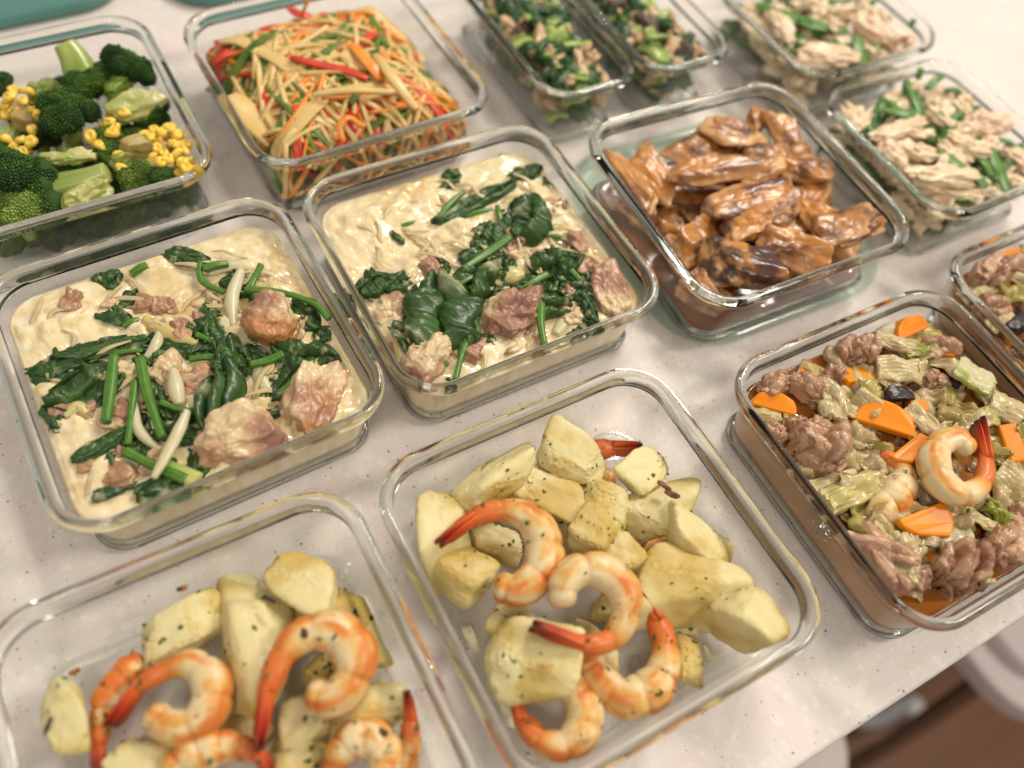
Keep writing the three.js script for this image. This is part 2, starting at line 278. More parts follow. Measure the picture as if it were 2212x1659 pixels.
// a cooked prawn along a spine from tail tip to thick end; radii in metres, convex side towards out
function prawnGeo(pts, R, seed, look = {}) {
  const c = new THREE.CatmullRomCurve3(pts, false, 'centripetal'), r = rng(seed), ox = r() * 40, nu = 96, nv = 26, T0 = 0.20;
  const S = (u) => T0 + (1 - T0) * u, cen = pts.reduce((s, p) => s.add(p), new THREE.Vector3()).multiplyScalar(1 / pts.length);
  const rad = (u) => { const base = u < 0.1 ? mix(0.42, 0.58, u / 0.1) : u < 0.55 ? mix(0.58, 1, smooth(0.1, 0.55, u)) : mix(1, 0.88, smooth(0.6, 1, u)); return R * base * (u > 0.93 ? Math.sqrt(Math.max(0.0, 1 - ((u - 0.93) / 0.075) ** 2)) : 1) * (1 + 0.08 * Math.abs(Math.sin(u * Math.PI * 5.5 + 0.5 * nz(u * 3, ox, 1))) - 0.04); };
  const fr = (s) => { const p = c.getPointAt(s), t = c.getTangentAt(s), o = p.clone().sub(cen); o.addScaledVector(t, -o.dot(t)); o.y *= 0.4; o.normalize(); return { p, t, o, b: new THREE.Vector3().crossVectors(t, o).normalize() }; };
  const ws = (look.white ?? 0.5), red = look.red ?? 0.5;
  return outward(gridGeo(nu, nv, (u, v) => {
    const { p, o, b } = fr(S(u)), a = v * Math.PI * 2, k = rad(u) * (1 + 0.16 * nz(u * 3 + ox, 2, 5)) * (1 + 0.09 * fbm(u * 9 + ox, Math.cos(a) * 1.5, Math.sin(a) * 1.5, 3)), crease = 1 - 0.13 * Math.exp(-(((u * 5.5) % 1) ** 2) * 90) * clamp(0.4 + Math.cos(a)), groove = 1 - 0.16 * Math.exp(-((Math.cos(a) + 1) ** 2) * 8) * smooth(0.5, 0.8, u);
    return p.addScaledVector(o, Math.cos(a) * k * crease * groove).addScaledVector(b, Math.sin(a) * k * 0.92 * crease);
  }, { closeV: true, capU: true, color: (u, v) => {
    const a = v * Math.PI * 2, back = 0.5 + 0.5 * Math.cos(a), n = fbm(u * 4 + ox, Math.cos(a) * 1.1, Math.sin(a) * 1.1 + ox, 4), band = 0.5 + 0.5 * Math.cos(u * 5.5 * Math.PI * 2 + 4 * n), shell = smooth(0.36, 0.16, u), vein = smooth(0.62, 0.9, ridged(u * 6 + ox * 2, Math.cos(a) * 1.6, Math.sin(a) * 1.6, 2) + 0.25);
    let k = clamp(back * 0.4 + band * 0.08 + n * 2.1 + vein * 0.3 - ws * 0.7 + 0.34); k = Math.max(k, shell * (0.85 + 0.3 * n));
    let q = mixC(C(244, 214, 158), C(238, 178, 88), smooth(0.02, 0.5, k)); q = mixC(q, C(232, 134, 56), smooth(0.42, 0.85, k)); q = mixC(q, C(224, 98, 44), Math.max(smooth(0.85, 1.15, k) * red, shell * smooth(0.3, 0.0, u) * 0.75));
    { const cr = Math.exp(-((((u * 5.5 + 0.06) % 1) - 0.06) ** 2) * 260) * smooth(0.1, 0.2, u) * clamp(0.25 + back); q = mixC(q, C(214, 104, 40), cr * 0.32); const fib = 0.5 + 0.5 * Math.sin(u * 150 + 5 * n); q = mixC(q, C(250, 226, 184), fib * 0.12 * (1 - k)); const spot = smooth(0.3, 0.5, fbm(u * 11 + ox, Math.cos(a) * 4, Math.sin(a) * 4, 3)); q = mixC(q, C(212, 92, 38), spot * 0.6); }
    if (look.char) q = mixC(q, C(86, 40, 14), smooth(0.22, 0.42, fbm(u * 6 + ox * 2, Math.cos(a) * 2, Math.sin(a) * 2, 3)) * look.char);
    return q;
  } }));
}
function prawnTail(pts, R, seed, dark = 0.6) {   // the fan: four ridged blades and the pointed middle piece, closed together
  const c = new THREE.CatmullRomCurve3(pts, false, 'centripetal'), r = rng(seed + 7), base = c.getPointAt(0.215), tip = c.getPointAt(0), t = tip.clone().sub(base), L = t.length(); t.normalize();
  const cen = pts.reduce((s, p) => s.add(p), new THREE.Vector3()).multiplyScalar(1 / pts.length), o = base.clone().sub(cen); o.addScaledVector(t, -o.dot(t)).normalize(); const b = new THREE.Vector3().crossVectors(t, o).normalize(), parts = [];
  for (const [side, lift, len, wid] of [[-0.46, 0.2, 1, 0.64], [0.46, 0.2, 0.96, 0.64], [-0.2, -0.14, 0.95, 0.6], [0.2, -0.14, 0.98, 0.6], [0, 0.36, 0.78, 0.5]]) {
    const d = t.clone().addScaledVector(b, side * 0.16).addScaledVector(o, lift * 0.06).normalize(), s = base.clone().addScaledVector(b, side * R * 0.62).addScaledVector(o, lift * R * 0.7);
    parts.push(stalk([s.clone().addScaledVector(d, -L * 0.08), s.clone().addScaledVector(d, L * len * 0.4), s.clone().addScaledVector(d, L * len * 0.75).addScaledVector(b, side * R * 0.12), s.clone().addScaledVector(d, L * len).addScaledVector(b, side * R * 0.3)],
      (u) => R * wid * (1.55 + 0.75 * Math.sin(Math.PI * Math.min(1, u * 0.9)) - 1.0 * smooth(0.9, 1.04, u)), (u) => R * 0.62 * (1 - 0.6 * u), { nu: 16, nv: 20, square: 2.2, up: o, groove: 0.22, color: (u) => mixC(mixC(C(232, 108, 44), C(196, 54, 26), smooth(0.05, 0.55, u)), C(104, 20, 18), smooth(0.5, 1, u) * dark) }));
  }
  return mergeGeometries(parts.map(bare));
}

// ---------------------------------------------------------------- food set down in the dishes
const food = (o) => new THREE.MeshPhysicalMaterial({ vertexColors: true, roughness: 0.5, ...o });
const F = {
  potato: food({ roughness: 0.46, specularIntensity: 0.8 }), prawn: food({ roughness: 0.36, specularIntensity: 0.8 }), herb: food({ roughness: 0.7, side: THREE.DoubleSide }),
  leaf: food({ roughness: 0.33, specularIntensity: 0.9 }), meat: food({ roughness: 0.34, clearcoat: 0.2, clearcoatRoughness: 0.3 }), pork: food({ roughness: 0.3, specularIntensity: 0.9 }), glaze: food({ roughness: 0.36, clearcoat: 0.4, clearcoatRoughness: 0.22 }),
  onion: food({ roughness: 0.3, transmission: 0.35, thickness: 0 }), carrot: food({ roughness: 0.32, specularIntensity: 0.6 }), veg: food({ roughness: 0.26, transmission: 0.3, thickness: 0 }), dry: food({ roughness: 0.7 }),
  cream: food({ roughness: 0.12, specularIntensity: 1 }), broth: food({ roughness: 0.08 }), corn: food({ roughness: 0.3 }), floret: food({ roughness: 0.75, specularIntensity: 0.4 }),
};
{ const t = noiseTexture(512, (x, y) => { const v = 128 + 150 * (fbm(x * 9, y * 9, 3, 3) + 0.25 * nz(x * 40, y * 40, 8)) - 90 * smooth(0.42, 0.55, nz(x * 30, y * 30, 5)); return [v, v, v]; }, { srgb: false }); t.wrapS = t.wrapT = THREE.MirroredRepeatWrapping; F.cream.bumpMap = t; F.cream.bumpScale = 0.00022; }
F.potato.color.setScalar(0.76); F.prawn.color.setScalar(0.81);
F.leaf.color.setScalar(0.95); F.cream.color.setRGB(0.96, 0.91, 0.83); F.pork.color.setRGB(0.93, 0.89, 0.85); F.veg.color.setRGB(0.98, 0.94, 0.88);
const registry = [], LEVEL = 0.0340, BROTH = 0.0335;
const DISH = { A: 'the middle shrimp dish', F: 'the corner shrimp dish', B: 'the left spinach dish', C: 'the right spinach dish', D: 'the glazed dish', E: 'the stew dish', M: 'the cropped stew dish', G: 'the broccoli dish', H: 'the pepper salad', K: 'the far chicken salad', L: 'the near chicken salad' };
// one piece of food: a mesh (or a group with parts) that gets its place words later
function piece(o, desc, category, dishKey, px, py) { o.userData.category = category; registry.push({ o, desc, dishKey, px, py, kind: category }); return o; }
const ORD = ['first', 'second', 'third', 'fourth', 'fifth', 'sixth', 'seventh', 'eighth'];
// keeps a piece inside the glass of its dish and off the floor of it
function contain(o, k) {
  const P = [], v = new THREE.Vector3(), un = new THREE.Matrix4().makeRotationY(k.turn).setPosition(k.x, k.y, k.z).invert();
  for (let pass = 0; pass < 4; pass++) {
    o.updateMatrixWorld(true); let xp = 0, xn = 0, zp = 0, zn = 0, lift = 0;
    o.traverse((m) => { if (!m.isMesh) return; const a = m.geometry.attributes.position, M4 = new THREE.Matrix4().multiplyMatrices(un, m.matrixWorld), st = Math.max(1, Math.floor(a.count / 900));
      for (let i = 0; i < a.count; i += st) {
        v.fromBufferAttribute(a, i).applyMatrix4(M4); if (v.y < 0.0045) lift = Math.max(lift, 0.0045 - v.y); if (v.y > k.h - 0.001) continue;
        const ins = footIn(Math.max(v.y, 0.0045)) + 0.0005, r = Math.max(RAD - ins, 0.002), cx = k.w / 2 - ins - r, cz = k.d / 2 - ins - r, dx = Math.abs(v.x) - cx, dz = Math.abs(v.z) - cz; let ox = dx - r, oz = dz - r;
        if (dx > 0 && dz > 0) { const D = Math.hypot(dx, dz), e = D - r; ox = e > 0 ? e * dx / D : 0; oz = e > 0 ? e * dz / D : 0; }
        if (ox > 0) v.x > 0 ? xp = Math.max(xp, ox) : xn = Math.max(xn, ox); if (oz > 0) v.z > 0 ? zp = Math.max(zp, oz) : zn = Math.max(zn, oz);
      } });
    if (xp + xn + zp + zn + lift < 1e-5) return;
    if (Math.min(xp, xn) > 0.0004 || Math.min(zp, zn) > 0.0004) o.scale.multiplyScalar(0.93);
    v.set(xn - xp, 0, zn - zp).applyAxisAngle(new THREE.Vector3(0, 1, 0), k.turn); o.position.add(v); o.position.y += lift;
  }
}
function containAll() { for (const e of registry) contain(e.o, K[e.dishKey]); }
function labelPieces() {
  const sets = new Map();
  for (const e of registry) { const k = e.dishKey + '|' + e.kind; if (!sets.has(k)) sets.set(k, []); sets.get(k).push(e); }
  for (const set of sets.values()) {
    set.sort((a, b) => a.py - b.py); const rows = Math.max(1, Math.ceil(set.length / 5)), names = rows === 1 ? [''] : rows === 2 ? ['back row', 'front row'] : rows === 3 ? ['back row', 'middle row', 'front row'] : Array.from({ length: rows }, (_, i) => i === 0 ? 'backmost row' : i === rows - 1 ? 'frontmost row' : ORD[i] + ' row');
    for (let k = 0; k < rows; k++) {
      const row = set.slice(Math.round(k * set.length / rows), Math.round((k + 1) * set.length / rows)).sort((a, b) => a.px - b.px);
      row.forEach((e, i) => {
        const where = row.length === 1 ? '' : i === 0 ? 'leftmost' : i === row.length - 1 ? 'rightmost' : ORD[i] + ' from left';
        e.o.userData.label = [e.desc + ' in ' + DISH[e.dishKey], [names[k], where].filter(Boolean).join(' ')].filter(Boolean).join(', ');
        if (e.o.userData.label.split(' ').length > 16) e.o.userData.label = e.o.userData.label.replace(' in the ', ' in ').replace(' row ', ' ').replace(' from left', '');
        if (e.o.userData.label.split(' ').length > 16) e.o.userData.label = e.o.userData.label.split(' ').filter((w) => !['a', 'the', 'its'].includes(w)).slice(0, 16).join(' ');
      });
    }
  }
}
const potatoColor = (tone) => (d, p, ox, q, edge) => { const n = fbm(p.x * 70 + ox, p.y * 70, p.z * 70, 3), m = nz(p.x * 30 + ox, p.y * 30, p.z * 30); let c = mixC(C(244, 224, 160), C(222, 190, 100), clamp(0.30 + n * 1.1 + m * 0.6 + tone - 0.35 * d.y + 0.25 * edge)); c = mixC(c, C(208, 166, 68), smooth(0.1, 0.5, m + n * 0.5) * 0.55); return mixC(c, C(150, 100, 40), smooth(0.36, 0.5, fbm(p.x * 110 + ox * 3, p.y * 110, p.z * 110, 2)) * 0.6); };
function potato(key, seed, ax, ay, bx, by, w, h, desc = 'pale boiled potato chunk', o = {}) {
  h *= 0.92;
  const s = span(ax, ay, bx, by, w, h, o.h2 ?? h, o.roll ?? 0), T = o.T ?? clamp(Math.min(s.W, s.L) * 0.72, 0.012, 0.026);
  const g = chunk([s.L * 1.0, T, s.W * 1.02], { seed, planes: 4, sharp: (o.sharp ?? 9) * 0.85, rough: 0.00022, freq: 240, lump: 0.04, skew: 0.7, crumb: 0.00070, detail: 26, color: potatoColor(o.tone ?? 0) });
  return piece(place(mesh('potato_chunk', g, F.potato), s.m), desc, 'potato', key, s.a && (ax + bx) / 2, (ay + by) / 2);
}
function prawn(key, seed, rpx, pts, desc, look = {}) {   // pts: [px, py, height] from the tail tip to the thick end
  const P = pts.map(([x, y, h]) => at(x, y, key === 'E' ? h : h * 0.9)), mid = P[P.length >> 1], R = rpx * 1.04 / perMetre(mid), c = P.reduce((s, p) => s.add(p), new THREE.Vector3()).multiplyScalar(1 / P.length);
  const L = P.map((p) => p.clone().sub(c)), t = top('cooked_shrimp', '', 'shrimp'); t.position.copy(c);
  mesh('body', prawnGeo(L, R, seed, look), F.prawn, t);
  if (!look.noTail) mesh('tail', prawnTail(L, R * 0.86, seed, look.dark ?? 0.7), F.prawn, t);
  return piece(t, desc, 'shrimp', key, pts[pts.length >> 1][0], pts[pts.length >> 1][1]);
}
function flakes(label, key, n, seed, targets, colors, size = 0.0016, name = 'parsley_flakes', cat = 'parsley') {
  const r = rng(seed), parts = [], v = new THREE.Vector3(), nn = new THREE.Vector3(), q = new THREE.Quaternion(), Y = new THREE.Vector3(0, 1, 0);
  const pool = []; targets.forEach((o) => o.traverse((m) => m.isMesh && (m.updateWorldMatrix(true, false), pool.push(m))));
  for (let i = 0, tries = 0; i < n && tries < n * 40; tries++) {
    const m = pool[Math.floor(r() * pool.length)], g = m.geometry, k = Math.floor(r() * g.attributes.position.count);
    v.fromBufferAttribute(g.attributes.position, k).applyMatrix4(m.matrixWorld); nn.fromBufferAttribute(g.attributes.normal, k).transformDirection(m.matrixWorld);
    if (nn.y < 0.25) continue; i++;
    const s = size * (0.45 + r() * 1.0), e = 0.35 + r() * 0.5, sh = new THREE.BufferGeometry(), pt = [], M0 = 6; for (let j = 0; j < M0; j++) { const a = j / M0 * 6.283; const k2 = 0.6 + r() * 0.6; pt.push(Math.cos(a) * s * k2, (r() - 0.3) * s * 0.35, Math.sin(a) * s * e * k2); } pt.push(0, s * 0.22, 0, 0, -s * 0.12, 0);
    sh.setAttribute('position', new THREE.Float32BufferAttribute(pt, 3)); const ix = []; for (let j = 0; j < M0; j++) ix.push(j, 6, (j + 1) % M0, j, (j + 1) % M0, 7); sh.setIndex(ix); sh.computeVertexNormals();
    tint(sh, mixC(colors[0], colors[1], r())); sh.applyQuaternion(q.setFromAxisAngle(Y, r() * 6.283)); sh.applyQuaternion(q.setFromUnitVectors(Y, nn)); sh.translate(v.x + nn.x * 0.0003, v.y + nn.y * 0.0003, v.z + nn.z * 0.0003); parts.push(bare(sh));
  }
  const o = mesh(name, mergeGeometries(parts), F.herb); tag(o, label, cat); o.userData.kind = 'stuff'; return o;
}

// ---------------------------------------------------------------- the two dishes of shrimp and potatoes
{
  const p = (...a) => potato('A', ...a), got = [
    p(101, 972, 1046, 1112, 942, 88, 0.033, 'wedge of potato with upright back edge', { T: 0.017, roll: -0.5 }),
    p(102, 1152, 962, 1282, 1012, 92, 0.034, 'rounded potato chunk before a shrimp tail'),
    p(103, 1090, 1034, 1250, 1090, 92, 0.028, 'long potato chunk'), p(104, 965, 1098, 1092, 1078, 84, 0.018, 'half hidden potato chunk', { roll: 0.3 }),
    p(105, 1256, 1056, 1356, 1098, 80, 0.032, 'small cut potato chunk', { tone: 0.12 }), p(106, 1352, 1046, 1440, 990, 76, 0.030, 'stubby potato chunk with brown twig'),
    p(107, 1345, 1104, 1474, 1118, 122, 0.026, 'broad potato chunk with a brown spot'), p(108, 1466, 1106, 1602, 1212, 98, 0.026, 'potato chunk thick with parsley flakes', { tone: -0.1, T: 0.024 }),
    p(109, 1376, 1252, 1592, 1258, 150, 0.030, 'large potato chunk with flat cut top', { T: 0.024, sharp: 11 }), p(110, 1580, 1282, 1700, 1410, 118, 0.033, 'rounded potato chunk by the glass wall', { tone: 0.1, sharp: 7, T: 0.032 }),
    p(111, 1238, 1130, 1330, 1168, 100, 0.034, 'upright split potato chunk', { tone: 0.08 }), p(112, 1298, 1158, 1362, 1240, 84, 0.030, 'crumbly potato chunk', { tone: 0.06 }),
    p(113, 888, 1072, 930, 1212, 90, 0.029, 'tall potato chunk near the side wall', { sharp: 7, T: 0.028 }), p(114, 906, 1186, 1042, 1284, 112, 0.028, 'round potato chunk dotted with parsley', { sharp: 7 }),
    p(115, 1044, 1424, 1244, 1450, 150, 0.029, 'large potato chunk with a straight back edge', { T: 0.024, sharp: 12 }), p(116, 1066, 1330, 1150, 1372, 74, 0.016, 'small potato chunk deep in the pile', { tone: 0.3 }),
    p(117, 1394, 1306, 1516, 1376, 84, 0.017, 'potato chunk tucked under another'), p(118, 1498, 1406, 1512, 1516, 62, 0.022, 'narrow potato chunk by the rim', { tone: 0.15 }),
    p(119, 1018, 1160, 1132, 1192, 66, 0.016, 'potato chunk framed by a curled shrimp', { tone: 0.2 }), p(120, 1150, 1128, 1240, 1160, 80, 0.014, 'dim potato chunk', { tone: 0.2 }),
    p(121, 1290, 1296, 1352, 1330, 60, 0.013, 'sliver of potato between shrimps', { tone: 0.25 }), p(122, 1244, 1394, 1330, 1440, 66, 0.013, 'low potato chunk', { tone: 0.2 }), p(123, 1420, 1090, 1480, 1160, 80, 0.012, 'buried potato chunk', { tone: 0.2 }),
  ];
  const s = (...a) => got.push(prawn('A', ...a));
  s(1, 41, [[944, 1184, 0.040], [1000, 1136, 0.043], [1055, 1106, 0.044], [1105, 1104, 0.044], [1152, 1128, 0.044], [1176, 1178, 0.043], [1164, 1234, 0.042], [1118, 1272, 0.040], [1068, 1262, 0.038]], 'orange curled shrimp with its tail raised', { white: 0.35 });
  s(2, 39, [[1146, 1350, 0.046], [1210, 1372, 0.046], [1275, 1392, 0.046], [1326, 1376, 0.043], [1352, 1324, 0.046], [1344, 1270, 0.048], [1300, 1236, 0.049], [1246, 1238, 0.049], [1216, 1276, 0.048], [1226, 1312, 0.046]], 'tightly curled whitish shrimp', { white: 0.85, dark: 0.95 });
  s(3, 35, [[1396, 974, 0.014], [1345, 968, 0.014], [1292, 968, 0.014], [1246, 976, 0.014], [1240, 1010, 0.013], [1290, 1028, 0.013], [1336, 1046, 0.012]], 'shrimp showing mostly its red tail', { white: 0.3, dark: 1 });
  s(4, 46, [[1376, 1302, 0.030], [1412, 1334, 0.031], [1440, 1380, 0.031], [1458, 1430, 0.031], [1452, 1490, 0.030], [1416, 1536, 0.029], [1362, 1540, 0.028], [1318, 1500, 0.027], [1290, 1450, 0.027]], 'big open curled shrimp', { white: 0.55 });
  s(5, 41, [[1120, 1512, 0.016], [1126, 1552, 0.020], [1146, 1596, 0.022], [1180, 1632, 0.024], [1226, 1648, 0.025], [1268, 1620, 0.026], [1276, 1570, 0.026], [1246, 1512, 0.024], [1216, 1470, 0.022]], 'shrimp curled against the near wall', { white: 0.65, char: 0.5 });
  s(6, 28, [[1462, 1152, 0.014], [1424, 1176, 0.014], [1412, 1220, 0.012], [1440, 1270, 0.012], [1482, 1316, 0.012], [1530, 1340, 0.012], [1556, 1326, 0.012]], 'buried shrimp peeking between potatoes', { white: 0.6, dark: 0.3 });
  s(7, 24, [[968, 1034, 0.012], [978, 1062, 0.012], [994, 1090, 0.012], [1020, 1110, 0.011], [1050, 1112, 0.011]], 'shrimp almost wholly under potatoes', { white: 0.3, dark: 0.2 });
  containAll();
  flakes('dried parsley flakes sprinkled over the middle shrimp dish', 'A', 340, 11, got, [C(66, 92, 36), C(104, 126, 58)], 0.00105);
  flakes('golden garlic crumbs scattered over the middle shrimp dish', 'A', 26, 12, got, [C(206, 150, 66), C(150, 90, 36)], 0.0016, 'garlic_crumbs', 'garlic');
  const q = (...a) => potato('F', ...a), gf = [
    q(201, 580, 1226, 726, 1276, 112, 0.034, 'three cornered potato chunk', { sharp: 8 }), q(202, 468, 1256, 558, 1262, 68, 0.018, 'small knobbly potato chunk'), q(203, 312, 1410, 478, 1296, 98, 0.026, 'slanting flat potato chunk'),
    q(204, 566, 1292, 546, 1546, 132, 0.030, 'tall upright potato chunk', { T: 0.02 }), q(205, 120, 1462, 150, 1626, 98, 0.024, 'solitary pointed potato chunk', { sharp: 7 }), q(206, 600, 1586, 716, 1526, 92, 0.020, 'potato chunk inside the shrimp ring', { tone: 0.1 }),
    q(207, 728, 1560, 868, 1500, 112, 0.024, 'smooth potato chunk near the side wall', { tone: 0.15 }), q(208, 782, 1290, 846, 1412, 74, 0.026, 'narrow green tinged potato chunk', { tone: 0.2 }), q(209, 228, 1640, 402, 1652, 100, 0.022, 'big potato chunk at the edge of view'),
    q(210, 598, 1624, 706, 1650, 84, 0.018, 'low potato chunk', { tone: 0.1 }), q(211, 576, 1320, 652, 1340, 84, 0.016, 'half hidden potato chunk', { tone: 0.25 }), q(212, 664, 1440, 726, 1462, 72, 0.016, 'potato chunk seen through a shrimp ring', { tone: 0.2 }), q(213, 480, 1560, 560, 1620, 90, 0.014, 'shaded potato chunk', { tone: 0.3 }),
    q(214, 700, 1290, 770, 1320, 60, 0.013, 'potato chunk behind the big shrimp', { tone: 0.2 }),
  ];
  const t = (...a) => gf.push(prawn('F', ...a));
  t(21, 40, [[242, 1570, 0.026], [262, 1526, 0.030], [308, 1478, 0.034], [360, 1446, 0.036], [418, 1436, 0.038], [456, 1474, 0.038], [452, 1528, 0.037], [410, 1566, 0.036], [354, 1560, 0.034], [330, 1528, 0.034]], 'curled shrimp with a deep red tail', { white: 0.5, dark: 0.9 });
  t(22, 33, [[214, 1668, 0.014], [214, 1610, 0.018], [222, 1552, 0.020], [240, 1500, 0.021], [272, 1456, 0.021], [312, 1424, 0.020]], 'orange shrimp lying behind another', { white: 0.1, red: 0.8 });
  t(23, 47, [[560, 1622, 0.040], [566, 1556, 0.043], [586, 1472, 0.046], [618, 1404, 0.047], [672, 1366, 0.047], [734, 1370, 0.046], [766, 1418, 0.045], [756, 1474, 0.043], [716, 1508, 0.041], [668, 1490, 0.039]], 'largest shrimp, a ring on top', { white: 0.4, dark: 0.9 });
  t(24, 40, [[590, 1676, 0.026], [560, 1632, 0.030], [505, 1612, 0.032], [440, 1622, 0.032], [388, 1652, 0.030], [360, 1700, 0.026]], 'arched shrimp at the edge of view', { white: 0.25 });
  t(25, 34, [[898, 1482, 0.028], [906, 1540, 0.026], [904, 1596, 0.024], [886, 1650, 0.022], [850, 1690, 0.020], [800, 1720, 0.018]], 'shrimp with tail against the side wall', { white: 0.3, dark: 1 });
  t(26, 44, [[700, 1740, 0.016], [712, 1700, 0.02], [722, 1656, 0.026], [746, 1612, 0.030], [788, 1592, 0.030], [826, 1620, 0.028], [830, 1670, 0.026]], 'charred thick shrimp end', { white: 0.6, char: 0.9, noTail: true });
  containAll();
  flakes('dried parsley flakes sprinkled over the corner shrimp dish', 'F', 170, 13, gf, [C(66, 92, 36), C(104, 126, 58)], 0.0012);
  flakes('dark toasted garlic bits over the corner shrimp dish', 'F', 16, 14, gf, [C(90, 56, 30), C(70, 44, 28)], 0.0018, 'garlic_bits', 'garlic');
  // slivers of garlic: browned ones lying on the potatoes, pale ones stuck to the glass
  const sliver = (key, seed, ax, ay, bx, by, w, h, c0, c1, desc) => { const v = span(ax, ay, bx, by, w, h, h + 0.001, 0.4), g = chunk([v.L, 0.0018, v.W], { seed, planes: 3, sharp: 9, rough: 0.0003, freq: 500, lump: 0.1, detail: 7, color: (d, p, ox) => mixC(c0, c1, clamp(0.5 + 2 * nz(p.x * 300 + ox, p.y * 300, p.z * 300))) }); return piece(place(mesh('garlic_sliver', g, F.dry), v.m), desc, 'garlic', key, (ax + bx) / 2, (ay + by) / 2); };
  const br = [C(140, 92, 56), C(92, 54, 32)], dk = [C(64, 40, 28), C(34, 24, 20)], pa = [C(244, 234, 196), C(228, 212, 160)];
  sliver('A', 1, 1422, 1040, 1450, 1060, 9, 0.041, ...br, 'brown stick shaped garlic sliver'); sliver('A', 2, 1436, 1060, 1466, 1076, 14, 0.041, ...br, 'wider brown garlic sliver'); sliver('A', 3, 1160, 1438, 1196, 1440, 6, 0.0415, C(206, 160, 90), C(170, 116, 60), 'golden garlic sliver on the front potato'); sliver('A', 4, 978, 1370, 1000, 1420, 22, 0.0052, ...pa, 'pale garlic sliver on the glass floor'); sliver('A', 5, 1066, 1520, 1086, 1580, 24, 0.0052, ...pa, 'larger pale garlic sliver on the glass floor'); sliver('A', 6, 1522, 1396, 1536, 1424, 14, 0.0052, ...pa, 'small pale garlic sliver by the wall'); sliver('A', 7, 1396, 1180, 1450, 1160, 16, 0.026, C(206, 150, 80), C(170, 110, 50), 'golden garlic sliver between potatoes');
  sliver('F', 8, 382, 1274, 404, 1268, 10, 0.03, C(180, 120, 60), C(70, 44, 28), 'brown garlic sliver behind the slanting potato'); sliver('F', 9, 314, 1352, 326, 1366, 10, 0.02, ...dk, 'dark garlic sliver beside the slanting potato'); sliver('F', 10, 566, 1288, 596, 1300, 9, 0.042, ...dk, 'black garlic sliver on the tall potato'); sliver('F', 11, 98, 1586, 110, 1550, 8, 0.03, ...dk, 'dark garlic sliver on the solitary potato'); sliver('F', 12, 150, 1456, 172, 1446, 10, 0.012, C(190, 122, 56), C(150, 86, 36), 'amber garlic sliver behind the solitary potato'); sliver('F', 13, 766, 1320, 772, 1338, 8, 0.03, ...dk, 'dark garlic sliver on the narrow potato');
}

// ---------------------------------------------------------------- creamed spinach with chicken
function leaf(key, seed, ax, ay, bx, by, w, h, desc = 'dark wilted spinach leaf', o = {}) {
  const s = span(ax, ay, bx, by, w * 1.2, h + 0.001, o.h2 ?? h + 0.001, o.roll ?? (rng(seed)() - 0.5) * 0.5);
  return piece(place(mesh('spinach_leaf', leafGeo(s.L * 1.12, s.W * 1.15, seed, { amp: o.amp ?? 0.22, nu: o.nu ?? 44, nv: o.nv ?? 30, thick: 0.00035, coat: 1 }), F.leaf), s.m), desc, 'spinach leaf', key, (ax + bx) / 2, (ay + by) / 2);
}
const stemColor = (u, v) => { const n = 0.5 + 0.5 * Math.sin(v * 50) * 0.5 + 0.3 * nz(u * 8, v * 4, 1); return mixC(C(50, 96, 28), C(110, 150, 52), clamp(n * 0.8)); };
function stem(key, seed, w, h, pts, desc = 'bright green spinach stem', color = stemColor) {
  const P = pts.map(([x, y], i) => at(x, y, h + (rng(seed + i)() - 0.5) * 0.002)), c = P[P.length >> 1].clone(), W = w / perMetre(c); P.forEach((p) => p.sub(c));
  if (P.length === 2) P.splice(1, 0, P[0].clone().lerp(P[1], 0.5).add(new THREE.Vector3(0, 0.001, 0)));
  const m = mesh('spinach_stalk', stalk(P, (u) => W * (0.92 + 0.12 * Math.sin(u * 5 + seed)), (u) => W * 0.72, { nu: 22, nv: 20, square: 2.3, groove: 0.10, color }), F.leaf); m.position.copy(c);
  return piece(m, desc, 'spinach stem', key, pts[pts.length >> 1][0], pts[pts.length >> 1][1]);
}
const chickColor = (tone = 0, brown = 0) => (d, p, ox, q) => {
  const n = fbm(p.x * 80 + ox, p.y * 80, p.z * 80, 3), m = fbm(p.x * 34 + ox * 2, p.y * 34, p.z * 34, 3), coat = smooth(0.02, 0.3, m + d.y * 0.18);
  let c = mixC(C(194, 148, 110), C(148, 102, 72), clamp(0.5 + n * 1.3 + tone)); c = mixC(c, C(222, 196, 148), coat * 0.7); c = mixC(c, C(128, 82, 74), smooth(0.08, 0.4, -m) * 0.7);
  return brown ? mixC(c, C(176, 112, 48), smooth(-0.1, 0.3, n + d.z * 0.5) * brown) : c;
};
function chicken(key, seed, ax, ay, bx, by, w, h, desc = 'tender piece of chicken thigh', o = {}) {
  const s = span(ax, ay, bx, by, w, h, o.h2 ?? h, o.roll ?? (rng(seed)() - 0.5) * 0.6), T = o.T ?? clamp(Math.min(s.W, s.L) * 0.75, 0.010, 0.024);
  const g = chunk([s.L * 1.05, T, s.W * 1.05], { seed, planes: 5, sharp: 5, rough: 0.0013, freq: 230, crumb: 0.0002, lump: 0.14, fold: 0.0014, foldFreq: 60, grain: 0.0008, detail: 24, color: chickColor(o.tone ?? 0, o.brown ?? 0) });
  return piece(place(mesh('chicken_piece', g, F.meat), s.m), desc, 'chicken', key, (ax + bx) / 2, (ay + by) / 2);
}
const onionColor = (c0, c1) => (u, v) => { const n = 0.5 + 0.5 * Math.sin(v * 26 + nz(u * 5, v * 3, 2) * 2); return mixC(c0, c1, clamp(n * 0.5 + u * 0.3)); };
